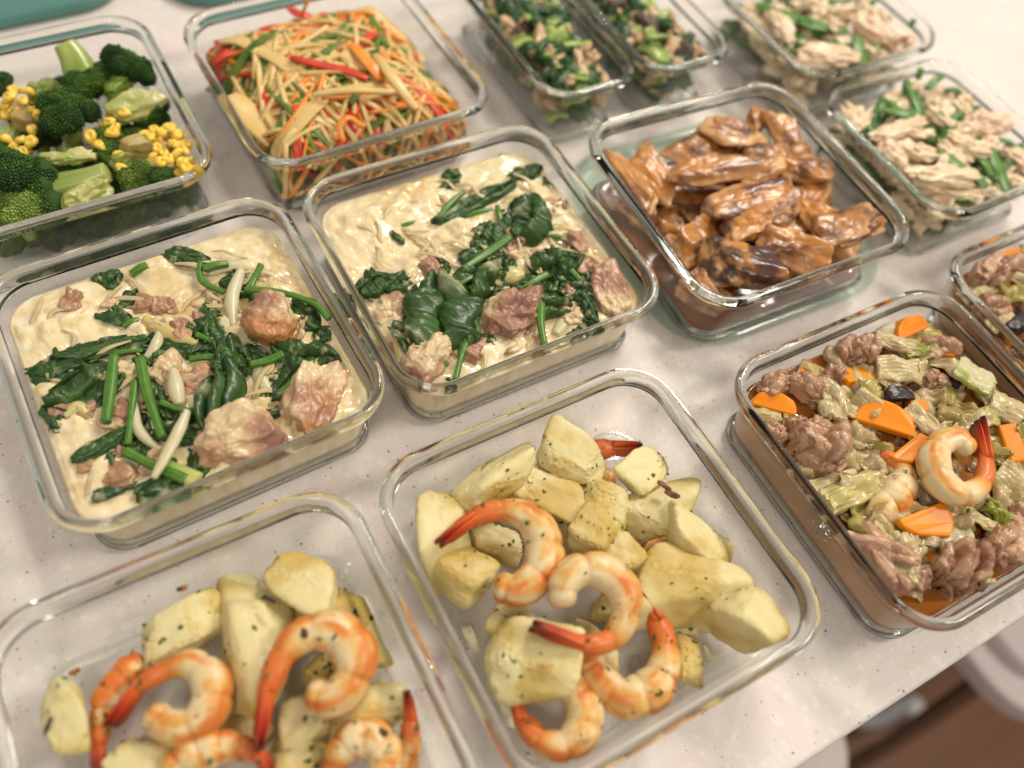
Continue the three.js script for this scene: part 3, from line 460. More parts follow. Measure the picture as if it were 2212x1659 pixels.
function onion(key, seed, w, h, pts, desc = 'translucent onion strip', o = {}) {
  const P = pts.map(([x, y], i) => at(x, y, h + (i % 2) * 0.0015)), c = P[P.length >> 1].clone(), W = w / perMetre(c); P.forEach((p) => p.sub(c)); if (P.length === 2) P.splice(1, 0, P[0].clone().lerp(P[1], 0.5).add(new THREE.Vector3(0, 0.002, 0)));
  const cv = new THREE.CatmullRomCurve3(P), r = rng(seed), tw = (r() - 0.5) * 1.2, cup = 0.22;
  const g = sheet(20, 10, (u, v) => { const p = cv.getPoint(u), t = cv.getTangent(u), z = new THREE.Vector3().crossVectors(t, new THREE.Vector3(0, 1, 0)).normalize(), y = new THREE.Vector3().crossVectors(z, t), a = tw * (u - 0.5), k = (v - 0.5) * W * Math.sin(Math.PI * clamp(0.10 + 0.82 * u)) ** 0.6 * (1 + 0.12 * nz(u * 5, seed, 2)); return p.addScaledVector(z, k * Math.cos(a)).addScaledVector(y, k * Math.sin(a) - cup * W * ((v - 0.5) * 2) ** 2 * (o.flip ? -1 : 1)); }, (u, v) => 0.0007 * (0.5 + Math.sin(Math.PI * v)), onionColor(o.c0 ?? C(238, 226, 190), o.c1 ?? C(222, 208, 150)));
  const m = mesh('onion_strip', g, F.onion); m.position.copy(c); return piece(m, desc, 'onion', key, pts[pts.length >> 1][0], pts[pts.length >> 1][1]);
}
{
  const L = LEVEL, c = (...a) => chicken('B', ...a), l = (...a) => leaf('B', ...a), s = (...a) => stem('B', ...a), o = (...a) => onion('B', ...a);
  c(301, 516, 700, 640, 694, 104, L + 0.006, 'browned blocky piece of chicken thigh', { brown: 0.8, T: 0.024 }); c(302, 438, 996, 590, 930, 122, L + 0.006, 'large pale piece of chicken thigh', { tone: -0.2 }); c(303, 648, 930, 716, 800, 104, L + 0.004, 'upright piece of chicken thigh', { brown: 0.5 });
  c(304, 584, 944, 642, 926, 62, L - 0.001, 'small reddish piece of chicken'); c(305, 90, 936, 200, 906, 76, L - 0.001, 'piece of chicken by the side wall'); c(306, 172, 1008, 270, 994, 66, L - 0.002, 'half sunken piece of chicken'); c(307, 226, 838, 304, 806, 70, L - 0.002, 'piece of chicken between stems');
  c(308, 346, 792, 404, 830, 76, L + 0.001, 'knobbly piece of chicken', { tone: 0.1 }); c(309, 408, 826, 470, 862, 74, L + 0.002, 'cream coated piece of chicken', { tone: -0.3 }); c(310, 104, 700, 166, 736, 56, L - 0.006, 'sunken piece of chicken'); c(311, 312, 608, 368, 584, 36, L - 0.003, 'thin reddish edge of chicken', { tone: 0.3 });
  c(312, 566, 604, 662, 606, 52, L - 0.001, 'dark ended piece of chicken', { tone: 0.35 }); c(313, 190, 890, 232, 880, 46, L - 0.002, 'reddish chicken morsel', { tone: 0.4 }); c(314, 302, 734, 340, 704, 36, L - 0.001, 'dark chicken morsel', { tone: 0.6 }); c(315, 86, 868, 128, 872, 46, L - 0.002, 'chicken morsel at the wall');
  c(316, 500, 690, 520, 770, 60, L - 0.002, 'flat piece of chicken under onion', { tone: -0.3 }); c(317, 612, 700, 656, 720, 60, L, 'pinkish piece of chicken', { tone: 0.2 });
  l(321, 360, 548, 440, 560, 34, L + 0.002); l(322, 204, 606, 258, 590, 40, L + 0.001); l(323, 242, 664, 302, 626, 30, L + 0.001); l(324, 246, 690, 262, 650, 30, L + 0.001); l(325, 210, 686, 238, 668, 22, L);
  l(326, 128, 772, 312, 730, 46, L + 0.003, 'long dark spinach leaf'); l(327, 116, 866, 252, 800, 86, L + 0.004, 'broad dark spinach leaf', { amp: 0.26 }); l(328, 72, 888, 104, 936, 42, L + 0.002); l(329, 414, 712, 478, 686, 50, L + 0.004); l(330, 494, 742, 470, 934, 62, L + 0.008, 'thick knot of spinach leaves', { amp: 0.34 });
  l(331, 474, 756, 524, 800, 56, L + 0.008, 'bunched spinach leaf', { amp: 0.3 }); l(332, 348, 748, 488, 762, 44, L + 0.003); l(333, 638, 654, 682, 706, 48, L + 0.003); l(334, 606, 742, 722, 772, 66, L + 0.005, 'glossy spinach leaf', { amp: 0.28 }); l(335, 600, 858, 662, 780, 46, L + 0.003);
  l(336, 452, 690, 476, 760, 34, L + 0.005, 'narrow spinach leaf'); l(337, 166, 992, 276, 930, 32, L + 0.004, 'narrow spinach leaf'); l(338, 312, 1094, 460, 1026, 52, L + 0.002, 'spinach leaf against the near wall'); l(339, 340, 906, 372, 940, 40, L + 0.002); l(340, 262, 966, 312, 900, 36, L + 0.003); l(341, 300, 780, 370, 760, 40, L + 0.003); l(342, 690, 706, 714, 732, 30, L + 0.001); l(343, 500, 580, 530, 640, 26, L + 0.001);
  l(344, 470, 900, 458, 950, 36, L + 0.005); l(345, 330, 830, 352, 900, 34, L + 0.003);
  s(351, 26, L + 0.009, [[247, 768], [238, 840], [230, 912]], 'broad upright spinach stem'); s(352, 24, L + 0.009, [[302, 774], [318, 850], [350, 944]], 'long slanting spinach stem'); s(353, 18, L + 0.007, [[292, 822], [284, 890], [276, 960]]); s(354, 16, L + 0.007, [[346, 868], [398, 886], [466, 878]], 'curved spinach stem'); s(355, 18, L + 0.006, [[410, 776], [478, 772]]); s(356, 22, L + 0.006, [[536, 788], [575, 780], [612, 764]]);
  s(357, 15, L + 0.005, [[432, 566], [436, 606], [486, 632]], 'bent spinach stem'); s(358, 20, L + 0.006, [[440, 580], [492, 570]]); s(359, 18, L + 0.007, [[534, 632], [548, 604], [564, 572]]); s(360, 17, L + 0.010, [[548, 620], [620, 628], [690, 652], [722, 684]], 'long arching spinach stem'); s(361, 28, L + 0.006, [[270, 974], [328, 1004], [402, 1036]], 'pale broad spinach stem'); s(362, 44, L + 0.004, [[352, 1010], [398, 1030], [430, 1046]], 'pale spinach root end', (u, v) => mixC(C(140, 170, 76), C(196, 190, 110), clamp(u + 0.2 * Math.sin(v * 40))));
  s(363, 14, L + 0.006, [[602, 848], [640, 820], [682, 786]]); s(364, 13, L + 0.004, [[466, 905], [458, 952]]); s(365, 12, L + 0.005, [[245, 764], [308, 758]]); s(366, 14, L + 0.006, [[424, 722], [474, 748]]); s(367, 16, L + 0.004, [[398, 916], [426, 950]]); s(368, 22, L + 0.003, [[284, 592], [318, 574]]); s(369, 16, L + 0.003, [[266, 706], [300, 690]]);
  o(371, 30, L + 0.007, [[520, 580], [500, 640], [504, 706]], 'long translucent onion strip'); o(372, 34, L + 0.006, [[310, 688], [362, 712], [424, 742]], 'yellowish onion strip', { c0: C(236, 214, 140), c1: C(220, 194, 110) }); o(373, 24, L + 0.006, [[346, 714], [334, 744], [314, 772]]); o(374, 34, L + 0.009, [[372, 796], [378, 836], [388, 872]], 'upright onion sliver'); o(375, 28, L + 0.012, [[404, 886], [376, 946], [330, 1032]], 'longest pale onion strip'); o(376, 22, L + 0.006, [[290, 866], [298, 926], [346, 972]], 'curved onion strip'); o(377, 28, L + 0.005, [[140, 900], [166, 876], [188, 894]], 'curled yellow edged onion strip', { c0: C(240, 222, 160), c1: C(222, 206, 96) }); o(378, 40, L + 0.002, [[590, 720], [560, 800], [600, 870]], 'thin onion sheet'); o(379, 26, L + 0.002, [[450, 590], [500, 572], [540, 580]]);
}
{
  const L = LEVEL, c = (...a) => chicken('C', ...a), l = (...a) => leaf('C', ...a), s = (...a) => stem('C', ...a), o = (...a) => onion('C', ...a);
  c(401, 738, 488, 788, 522, 60, L - 0.005, 'sunken piece of chicken', { tone: 0.1 }); c(402, 838, 470, 950, 454, 44, L - 0.006, 'sunken flat piece of chicken'); c(403, 1168, 468, 1222, 440, 56, L - 0.001, 'reddish piece of chicken', { tone: 0.2 }); c(404, 1052, 690, 1166, 662, 96, L + 0.006, 'craggy piece of chicken thigh', { tone: 0.35 }); c(405, 1300, 598, 1352, 700, 78, L + 0.002, 'large piece of chicken by the corner', { tone: 0.1 });
  c(406, 876, 834, 954, 766, 88, L + 0.006, 'smooth pointed piece of chicken', { tone: 0.15 }); c(407, 838, 736, 886, 806, 54, L, 'stringy piece of chicken', { tone: 0.3 }); c(408, 1098, 762, 1176, 752, 56, L, 'round piece of chicken', { tone: 0.3 }); c(409, 1202, 690, 1268, 676, 52, L + 0.002, 'pinkish piece of chicken'); c(410, 812, 668, 882, 664, 64, L + 0.001, 'piece of chicken beside a large leaf', { tone: -0.1 }); c(411, 1012, 764, 1062, 750, 60, L - 0.001, 'cream coated piece of chicken', { tone: -0.4 });
  c(412, 870, 592, 902, 590, 36, L, 'small chicken morsel', { tone: 0.2 }); c(413, 960, 540, 1010, 510, 46, L - 0.005, 'sunken chicken morsel', { tone: -0.3 }); c(414, 1108, 556, 1136, 566, 26, L + 0.002, 'tiny chicken morsel'); c(415, 1290, 690, 1330, 720, 50, L, 'piece of chicken at the near wall', { tone: 0.1 });
  l(421, 952, 602, 930, 756, 132, L + 0.008, 'largest spread spinach leaf', { amp: 0.2, nu: 50, nv: 36, roll: 0.15 }); l(422, 762, 650, 838, 608, 62, L + 0.003, 'spinach leaf by the side wall', { amp: 0.26 }); l(423, 1076, 566, 1024, 652, 72, L + 0.007, 'folded spinach leaf', { amp: 0.3 }); l(424, 932, 584, 966, 572, 44, L + 0.004); l(425, 1122, 634, 1226, 664, 60, L + 0.006, 'glossy spinach leaf', { amp: 0.3 }); l(426, 1214, 622, 1286, 644, 52, L + 0.003);
  l(427, 1156, 590, 1254, 556, 72, L + 0.003, 'broad spinach leaf', { amp: 0.28 }); l(428, 1148, 424, 1126, 512, 80, L + 0.006, 'rounded hanging spinach leaf', { amp: 0.2 }); l(429, 948, 474, 1108, 396, 32, L + 0.002, 'long narrow spinach leaf'); l(430, 944, 360, 976, 352, 30, L + 0.001); l(431, 1068, 346, 1092, 336, 20, L); l(432, 1124, 374, 1180, 352, 38, L + 0.001); l(433, 1180, 384, 1198, 418, 16, L); l(434, 1012, 650, 1000, 764, 42, L + 0.005, 'dark crumpled spinach leaf', { amp: 0.34 });
  l(435, 864, 404, 914, 398, 24, L - 0.001); l(436, 1196, 540, 1232, 604, 40, L + 0.003); l(437, 1064, 486, 1030, 534, 48, L + 0.004); l(438, 1268, 662, 1302, 718, 28, L + 0.005, 'rolled dark spinach leaf', { amp: 0.4 }); l(439, 1230, 728, 1262, 716, 22, L + 0.001); l(440, 894, 744, 930, 756, 36, L + 0.005); l(441, 838, 628, 890, 612, 40, L + 0.004); l(442, 1084, 500, 1060, 560, 40, L + 0.003); l(443, 958, 820, 976, 838, 22, L + 0.001); l(444, 998, 558, 1040, 530, 30, L + 0.004);
  s(451, 20, L + 0.009, [[1000, 582], [1050, 548], [1102, 512]], 'long spinach stem'); s(452, 14, L + 0.004, [[945, 472], [972, 440], [1002, 414]]); s(453, 20, L + 0.009, [[1176, 668], [1176, 710], [1184, 758]], 'upright broad spinach stem'); s(454, 16, L + 0.008, [[1016, 716], [998, 770], [984, 822]], 'spinach stem running to the near wall'); s(455, 16, L + 0.008, [[976, 628], [1022, 598]]); s(456, 18, L + 0.008, [[1128, 626], [1182, 592]]); s(457, 14, L + 0.006, [[1204, 556], [1232, 582], [1256, 608]], 'thin spinach stem'); s(458, 13, L + 0.001, [[868, 488], [918, 480]]); s(459, 14, L + 0.004, [[1082, 484], [1074, 446]]); s(460, 13, L + 0.002, [[1004, 468], [1062, 452]]); s(461, 13, L + 0.003, [[1170, 506], [1252, 526]]); s(462, 18, L + 0.004, [[938, 556], [960, 566]]); s(463, 12, L + 0.004, [[1236, 566], [1276, 600]]); s(464, 12, L + 0.006, [[950, 770], [966, 790]]);
  o(471, 46, L + 0.005, [[1080, 598], [1106, 586], [1132, 590]], 'yellow edged onion piece', { c0: C(238, 226, 170), c1: C(218, 206, 84) }); o(472, 30, L + 0.002, [[880, 590], [910, 566], [930, 590]], 'yellow tinged onion strip', { c0: C(236, 218, 150), c1: C(222, 200, 110) }); o(473, 26, L + 0.002, [[820, 700], [850, 668], [880, 690]], 'pale onion strip'); o(474, 30, L + 0.001, [[1050, 780], [1040, 740], [1060, 720]], 'cream coated onion strip'); o(475, 34, L + 0.003, [[1200, 720], [1220, 690], [1230, 670]], 'thin onion sheet'); o(476, 20, L, [[890, 450], [930, 462], [950, 500]], 'faint onion strip');
}
// onion threads, scraps of leaf and bits of chicken lying half in the cream
{
  const scrap = [0, 1, 2, 3, 4, 5].map((i) => leafGeo(0.013 + 0.002 * i, 0.005 + 0.001 * i, 70 + i, { amp: 0.3, nu: 14, nv: 9, coat: 1 })), thread = [0, 1, 2, 3, 4].map((i) => stalk([new THREE.Vector3(-0.011 - 0.001 * i, -0.001, 0), new THREE.Vector3(-0.003, 0.0012, 0.002 * (i - 2)), new THREE.Vector3(0.004, 0.001, 0.001 * i), new THREE.Vector3(0.012, -0.0012, 0.002 * (i - 1))], (u) => 0.0010 + 0.0016 * Math.sin(Math.PI * u) , () => 0.0008, { nu: 14, nv: 8, square: 2.2, color: (u, v) => mixC(C(230, 212, 164), C(216, 190, 132), clamp(0.5 + nz(u * 5, v * 2, i))) })), bit = [0, 1, 2, 3].map((i) => chunk([0.013, 0.008, 0.010 - 0.001 * i], { seed: 370 + i, planes: 4, sharp: 5, rough: 0.0012, freq: 260, lump: 0.18, detail: 9, color: chickColor(0.1 * i - 0.1) }));
  for (const [key, where, seed] of [['B', 'left spinach dish', 5], ['C', 'right spinach dish', 6]]) { const r = rng(seed), k = K[key]; for (let i = 0; i < 130; i++) {
    const q = r(), t = q < 0.34 ? 0 : q < 0.84 ? 1 : 2, x = (r() - 0.5) * 0.116, z = (r() - 0.5) * 0.116; if (t !== 1 && r() < smooth(0.0, 0.05, -z) * 0.7) continue;
    const m = mesh(['spinach_scrap', 'onion_thread', 'chicken_bit'][t], [scrap, thread, bit][t][Math.floor(r() * [6, 5, 4][t])], [F.leaf, F.onion, F.meat][t]);
    m.position.set(x, 0, z).applyAxisAngle(new THREE.Vector3(0, 1, 0), k.turn).add(new THREE.Vector3(k.x, LEVEL + 0.0014 + 0.002 * r() + 0.0022 * smooth(0.05, 0, Math.hypot(x, z)), k.z)); m.rotation.set((r() - 0.5) * 0.5, r() * 6.28, (r() - 0.5) * 0.5); m.scale.setScalar(0.7 + 0.6 * r()); contain(m, k);
    tag(m, [['small dark scrap of spinach floating in the cream of the ', 'thin translucent onion thread in the cream of the ', 'small chicken bit in the cream of the '][t] + where].join(''), ['spinach leaf', 'onion', 'chicken'][t], ['spinach scraps in the ', 'onion threads in the ', 'chicken bits in the '][t] + where);
  } }
}

// ---------------------------------------------------------------- brown glazed chicken
{
  const glazeColor = (tone, burnt, pale) => (d, p, ox, q, edge) => {
    const n = fbm(p.x * 70 + ox, p.y * 70, p.z * 70, 4), m = fbm(p.x * 28 + ox * 2, p.y * 28, p.z * 28, 3), fib = 0.5 + 0.5 * Math.sin(p.x * 900 + 6 * n + p.z * 300);
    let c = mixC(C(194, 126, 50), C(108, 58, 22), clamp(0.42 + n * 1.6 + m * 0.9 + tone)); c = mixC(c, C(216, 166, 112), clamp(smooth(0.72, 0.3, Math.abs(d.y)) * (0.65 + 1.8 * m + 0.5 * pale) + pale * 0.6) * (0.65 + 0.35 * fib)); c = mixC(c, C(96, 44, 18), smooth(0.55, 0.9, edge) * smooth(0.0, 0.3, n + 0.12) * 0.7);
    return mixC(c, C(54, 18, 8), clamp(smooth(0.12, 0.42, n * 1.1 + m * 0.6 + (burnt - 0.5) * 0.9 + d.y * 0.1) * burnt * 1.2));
  };
  const g = (seed, ax, ay, bx, by, w, h, desc = 'brown glazed piece of chicken', o = {}) => {
    const s = span(ax, ay, bx, by, w, h, o.h2 ?? h, o.roll ?? (rng(seed)() - 0.5) * 0.7), T = o.T ?? clamp(Math.min(s.W, s.L) * 0.62, 0.009, 0.018);
    const q = chunk([s.L * 1.05, T, s.W * 1.05], { seed, planes: 6, sharp: 13, rough: 0.0006, freq: 170, lump: 0.08, skew: 0.9, fold: 0.0004, foldFreq: 80, grain: 0.0003, crumb: 0.0002, detail: 24, color: glazeColor(o.tone ?? 0, o.burnt ?? 0.25, o.pale ?? 0) });
    return piece(place(mesh('glazed_chicken', q, F.glaze), s.m), desc, 'glazed chicken', 'D', (ax + bx) / 2, (ay + by) / 2);
  };
  const y = 0.008, lo = y + 0.016, mi = y + 0.028, hi = y + 0.037;
  g(501, 1438, 384, 1592, 366, 78, hi, 'smooth caramel piece of chicken'); g(502, 1428, 308, 1546, 266, 76, mi); g(503, 1522, 262, 1630, 304, 68, hi); g(504, 1630, 268, 1658, 214, 40, mi, 'upright dark sided piece of chicken', { tone: 0.2, h2: hi }); g(505, 1662, 218, 1722, 304, 56, hi, 'tall tan piece of chicken', { pale: 0.35 });
  g(506, 1354, 322, 1434, 416, 60, mi); g(507, 1308, 326, 1396, 442, 42, hi, 'long strip of chicken by the side wall', { pale: 0.2 }); g(508, 1594, 390, 1668, 350, 62, hi, 'pale cut face of chicken', { pale: 0.6 }); g(509, 1648, 336, 1780, 346, 76, mi); g(510, 1736, 354, 1826, 356, 66, hi, 'rounded dark tipped piece of chicken', { burnt: 0.45 });
  g(511, 1536, 454, 1716, 418, 84, hi, 'slice with blackened caramel edge', { burnt: 0.55 }); g(512, 1568, 496, 1652, 474, 76, hi, 'chunk topped with dark char', { burnt: 0.7 }); g(513, 1646, 470, 1724, 440, 66, hi, 'pale torn piece of chicken', { pale: 0.6 }); g(514, 1738, 482, 1804, 392, 82, mi); g(515, 1826, 512, 1926, 440, 72, hi + 0.004, 'reddish lean piece of chicken', { tone: 0.05, pale: 0.15 });
  g(516, 1636, 516, 1796, 574, 88, hi, 'glossy slice of chicken at the front'); g(517, 1764, 498, 1900, 562, 84, hi, 'brown piece of chicken near the wall', { tone: 0.1 }); g(518, 1550, 570, 1690, 628, 104, hi, 'charred bubbly piece of chicken', { burnt: 0.75 }); g(519, 1476, 560, 1556, 496, 78, mi, undefined, { burnt: 0.5 }); g(520, 1492, 588, 1556, 642, 66, mi, 'tan piece of chicken at the near wall', { pale: 0.5 });
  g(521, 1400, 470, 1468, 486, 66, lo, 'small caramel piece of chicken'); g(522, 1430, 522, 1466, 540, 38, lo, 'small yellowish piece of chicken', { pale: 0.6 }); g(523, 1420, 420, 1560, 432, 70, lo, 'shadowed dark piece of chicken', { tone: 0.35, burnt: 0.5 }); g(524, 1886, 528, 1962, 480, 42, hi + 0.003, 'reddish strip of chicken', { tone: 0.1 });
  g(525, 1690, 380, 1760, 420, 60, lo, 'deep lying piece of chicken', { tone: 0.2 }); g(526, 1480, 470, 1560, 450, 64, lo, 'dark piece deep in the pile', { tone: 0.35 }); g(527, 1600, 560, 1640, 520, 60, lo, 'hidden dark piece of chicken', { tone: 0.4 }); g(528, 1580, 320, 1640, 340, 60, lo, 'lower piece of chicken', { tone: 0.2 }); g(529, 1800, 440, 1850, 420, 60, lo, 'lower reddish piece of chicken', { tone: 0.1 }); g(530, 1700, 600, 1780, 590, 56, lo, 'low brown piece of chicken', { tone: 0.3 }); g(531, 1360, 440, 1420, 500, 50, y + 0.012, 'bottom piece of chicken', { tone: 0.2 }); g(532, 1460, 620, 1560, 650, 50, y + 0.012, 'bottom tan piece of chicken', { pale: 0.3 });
  // the sauce that has run to the bottom of the dish
  liquid('brown_glaze', 'thin dark glaze pooled under the brown chicken', 'sauce', { ...K.D, y: K.D.y }, 0.0075, F.broth, (x, z) => 0.0006 * nz(x * 60, 2, z * 60), () => C(112, 62, 24), 9);
}

// ---------------------------------------------------------------- stew of pork, carrot, cabbage and shrimp
const porkColor = (tone = 0) => (d, p, ox, q) => { const n = fbm(p.x * 90 + ox, p.y * 90, p.z * 90, 4), m = fbm(p.x * 30 + ox, p.y * 30, p.z * 30, 2); return mixC(mixC(C(204, 162, 128), C(150, 106, 78), clamp(0.45 + n * 1.2 + tone)), C(140, 92, 72), smooth(0.05, 0.4, m) * 0.5); };
function pork(key, seed, ax, ay, bx, by, w, h, desc = 'crumpled slice of pork', o = {}) {
  const s = span(ax, ay, bx, by, w, h, o.h2 ?? h, o.roll ?? (rng(seed)() - 0.5) * 0.4), r = rng(seed * 3 + 1), parts = [], n = s.L * s.W > 0.0006 ? 5 : s.L * s.W > 0.0002 ? 3 : 2, col = porkColor(o.tone ?? 0), dir = new THREE.Vector3(0, 1, 0);
  for (let i = 0; i < n; i++) {
    const L = s.L * (i ? 0.6 + 0.35 * r() : 1.0), W = s.W * (i ? 0.6 + 0.35 * r() : 0.95), A = Math.min(0.0052, Math.min(L, W) * 0.24) * (0.7 + 0.6 * r()), k1 = 0.8 + r() * 1.3, ph = r() * 6, ox = r() * 50, dx = i ? (r() - 0.5) * (s.L - L) * 0.9 : 0, dz = i ? (r() - 0.5) * (s.W - W) * 0.9 : 0, dy = i ? 0.0012 + 0.0015 * i * (0.5 + r()) * Math.min(1, s.W / 0.02) : 0, M4 = new THREE.Matrix4().makeRotationFromEuler(new THREE.Euler((r() - 0.5) * 0.6 * (i ? 1 : 0.2), (r() - 0.5) * 1.4 * (i ? 1 : 0.1), (r() - 0.5) * 0.5 * (i ? 1 : 0.2))).setPosition(dx, dy, dz);
    const f = (u, v) => { const ru = 0.5 + 0.5 * (0.86 + 0.3 * fbm(v * 3 + ox, 1, i, 3)) * (2 * u - 1) * 1, cu = u - 0.5, cv = v - 0.5, round = 1 - 0.32 * (2 * cv) ** 2 * (1 + nz(u * 2, ox, 2)), rv = 1 - 0.34 * (2 * cu) ** 2; const x = (ru - 0.5) * L * round + 0.1 * L * nz(v * 2.4 + ox, u * 2, 3), z = cv * W * rv * (1 + 0.35 * fbm(u * 3.5 + ox, 5, i, 3)) + 0.14 * W * nz(u * 2.6 + ox, v * 2, 7); return new THREE.Vector3(x, A * (Math.sin(k1 * 6.283 * (cv + 0.5 * cu) + ph) + 1.5 * fbm(u * 3 + ox, v * 3, 4, 3)) - 0.9 * A * (2 * cv) ** 2 - 0.5 * A * (2 * cu) ** 2, z); };
    const g = sheet(36, 30, f, (u, v) => (0.0007 + 0.0012 * Math.sin(Math.PI * v) ** 0.7) * (1 + 0.6 * fbm(u * 14 + ox, v * 14, 2, 3)) * (u < 0.02 || u > 0.98 ? 0.5 : 1), (u, v, p) => { const fat = smooth(0.25, 0.45, nz(u * 3 + ox, v * 5, 8) + 0.3 * nz(u * 12, v * 12, ox)); return mixC(col(dir, p, ox + i * 0.3), C(224, 192, 158), fat * 0.5); });
    g.applyMatrix4(M4); parts.push(bare(g));
  }
  const g = mergeGeometries(parts);
  return piece(place(mesh('pork_slice', g, F.pork), s.m), desc, 'pork', key, (ax + bx) / 2, (ay + by) / 2);
}
// a slice of carrot: outline drawn round its middle line, cut flat with soft edges
function carrot(key, seed, ax, ay, bx, by, w, h, desc, o = {}) {
  const s = span(ax, ay, bx, by, w, h, o.h2 ?? h, o.roll ?? (rng(seed)() - 0.5) * 0.7), a = s.L * 0.45, b = s.W * 0.44, t = o.t ?? 0.0032, sh = new THREE.Shape(), r = rng(seed), k = o.kind ?? 'half';
  if (k === 'half') { sh.moveTo(-a, b * 0.9); sh.lineTo(a * 0.96, b * 0.86); sh.quadraticCurveTo(a * 1.02, b * 0.4, a * 0.78, -b * 0.5); sh.quadraticCurveTo(a * 0.3, -b * 1.05, -a * 0.2, -b); sh.quadraticCurveTo(-a * 0.86, -b * 0.7, -a, b * 0.9); }
  else if (k === 'fan') { sh.moveTo(-a, -b * 0.2); sh.lineTo(a * 0.6, -b); sh.quadraticCurveTo(a * 1.1, -b * 0.1, a * 0.5, b); sh.lineTo(-a * 0.5, b * 0.75); sh.quadraticCurveTo(-a * 0.95, b * 0.4, -a, -b * 0.2); }
  else { sh.moveTo(-a, -b * 0.85); sh.lineTo(a * 0.9, -b); sh.lineTo(a, b * 0.8); sh.lineTo(-a * 0.85, b); sh.lineTo(-a, -b * 0.85); }
  let g = new THREE.ExtrudeGeometry(sh, { depth: t, bevelEnabled: true, bevelThickness: 0.0010, bevelSize: 0.0010, bevelSegments: 3, curveSegments: 14 }); g.translate(0, 0, -t / 2); g.rotateX(Math.PI / 2);
  const p = g.attributes.position; for (let i = 0; i < p.count; i++) { const x = p.getX(i), z = p.getZ(i); p.setY(i, p.getY(i) + 0.4 * (o.bend ?? 0.0016) * (1 - (x / a) ** 2) + 0.0005 * nz(x * 150, seed, z * 150)); }
  g.computeVertexNormals(); tint(g, (i) => mixC(mixC(C(238, 148, 26), C(222, 116, 8), clamp(0.5 + 1.4 * fbm(p.getX(i) * 120, seed, p.getZ(i) * 120, 3))), C(240, 156, 52), 0.5 * Math.exp(-((p.getX(i) / a) ** 2 + ((p.getZ(i) + 0.4 * b) / b) ** 2) * 3)));
  return piece(place(mesh('carrot_slice', bare(g), F.carrot), s.m), desc, 'carrot', key, (ax + bx) / 2, (ay + by) / 2);
}
function cabbage(key, seed, ax, ay, bx, by, w, h, desc, o = {}) {
  const s = span(ax, ay, bx, by, w, h, o.h2 ?? h, o.roll ?? (rng(seed)() - 0.5) * 0.8), r = rng(seed), ox = r() * 40, th = (o.th ?? 0.0011) * 0.8, ribs = (o.ribs ?? 0.0005) * 0.7, A = (o.amp ?? 0.14) * 1.3;
  const c0 = o.c0 ?? C(238, 224, 180), c1 = o.c1 ?? C(212, 188, 128);
  const f = (u, v) => { const jag = 1 + 0.16 * nz(v * 7 + ox, 1, 2) * (u > 0.5 ? 1 : 0.6), x = (u - 0.5) * s.L * jag, z = (v - 0.5) * s.W * (1 + 0.22 * nz(u * 5 + ox, 3, 4)); return new THREE.Vector3(x, A * s.W * (1.6 * nz(u * 2.6 + ox, v * 2.2, 1) + 0.6 * Math.cos((v - 0.5) * 3 + r.length)) + ribs * Math.sin(v * 44 + 2 * nz(u * 3, v, ox)), z); };
  const g = sheet(26, 26, f, (u, v) => th * (0.55 + 0.45 * Math.sin(Math.PI * v)), (u, v) => { const n = fbm(u * 3 + ox, v * 6, 2, 3); let c = mixC(c0, c1, clamp(0.4 + n + 0.25 * Math.sin(v * 44))); return o.green ? mixC(c, C(166, 176, 46), smooth(0.62, 0.95, v + n * 0.5) * o.green) : c; });
  return piece(place(mesh('cabbage_piece', g, F.veg), s.m), desc, 'cabbage', key, (ax + bx) / 2, (ay + by) / 2);
}
function lumpy(name, desc, cat, key, seed, ax, ay, bx, by, w, h, mat, c0, c1, o = {}) {
  const s = span(ax, ay, bx, by, w, h, o.h2 ?? h, o.roll ?? 0), g = chunk([s.L, o.T ?? Math.min(s.W, s.L) * 0.7, s.W], { seed, planes: o.planes ?? 3, sharp: o.sharp ?? 5, rough: o.rough ?? 0.0005, freq: 200, lump: o.lump ?? 0.06, fold: o.fold ?? 0, detail: o.detail ?? 12, color: (d, p, ox) => mixC(c0, c1, clamp(0.5 + 1.3 * fbm(p.x * 90 + ox, p.y * 90, p.z * 90, 3) - d.y * 0.1)) });
  return piece(place(mesh(name, g, mat), s.m), desc, cat, key, (ax + bx) / 2, (ay + by) / 2);
}
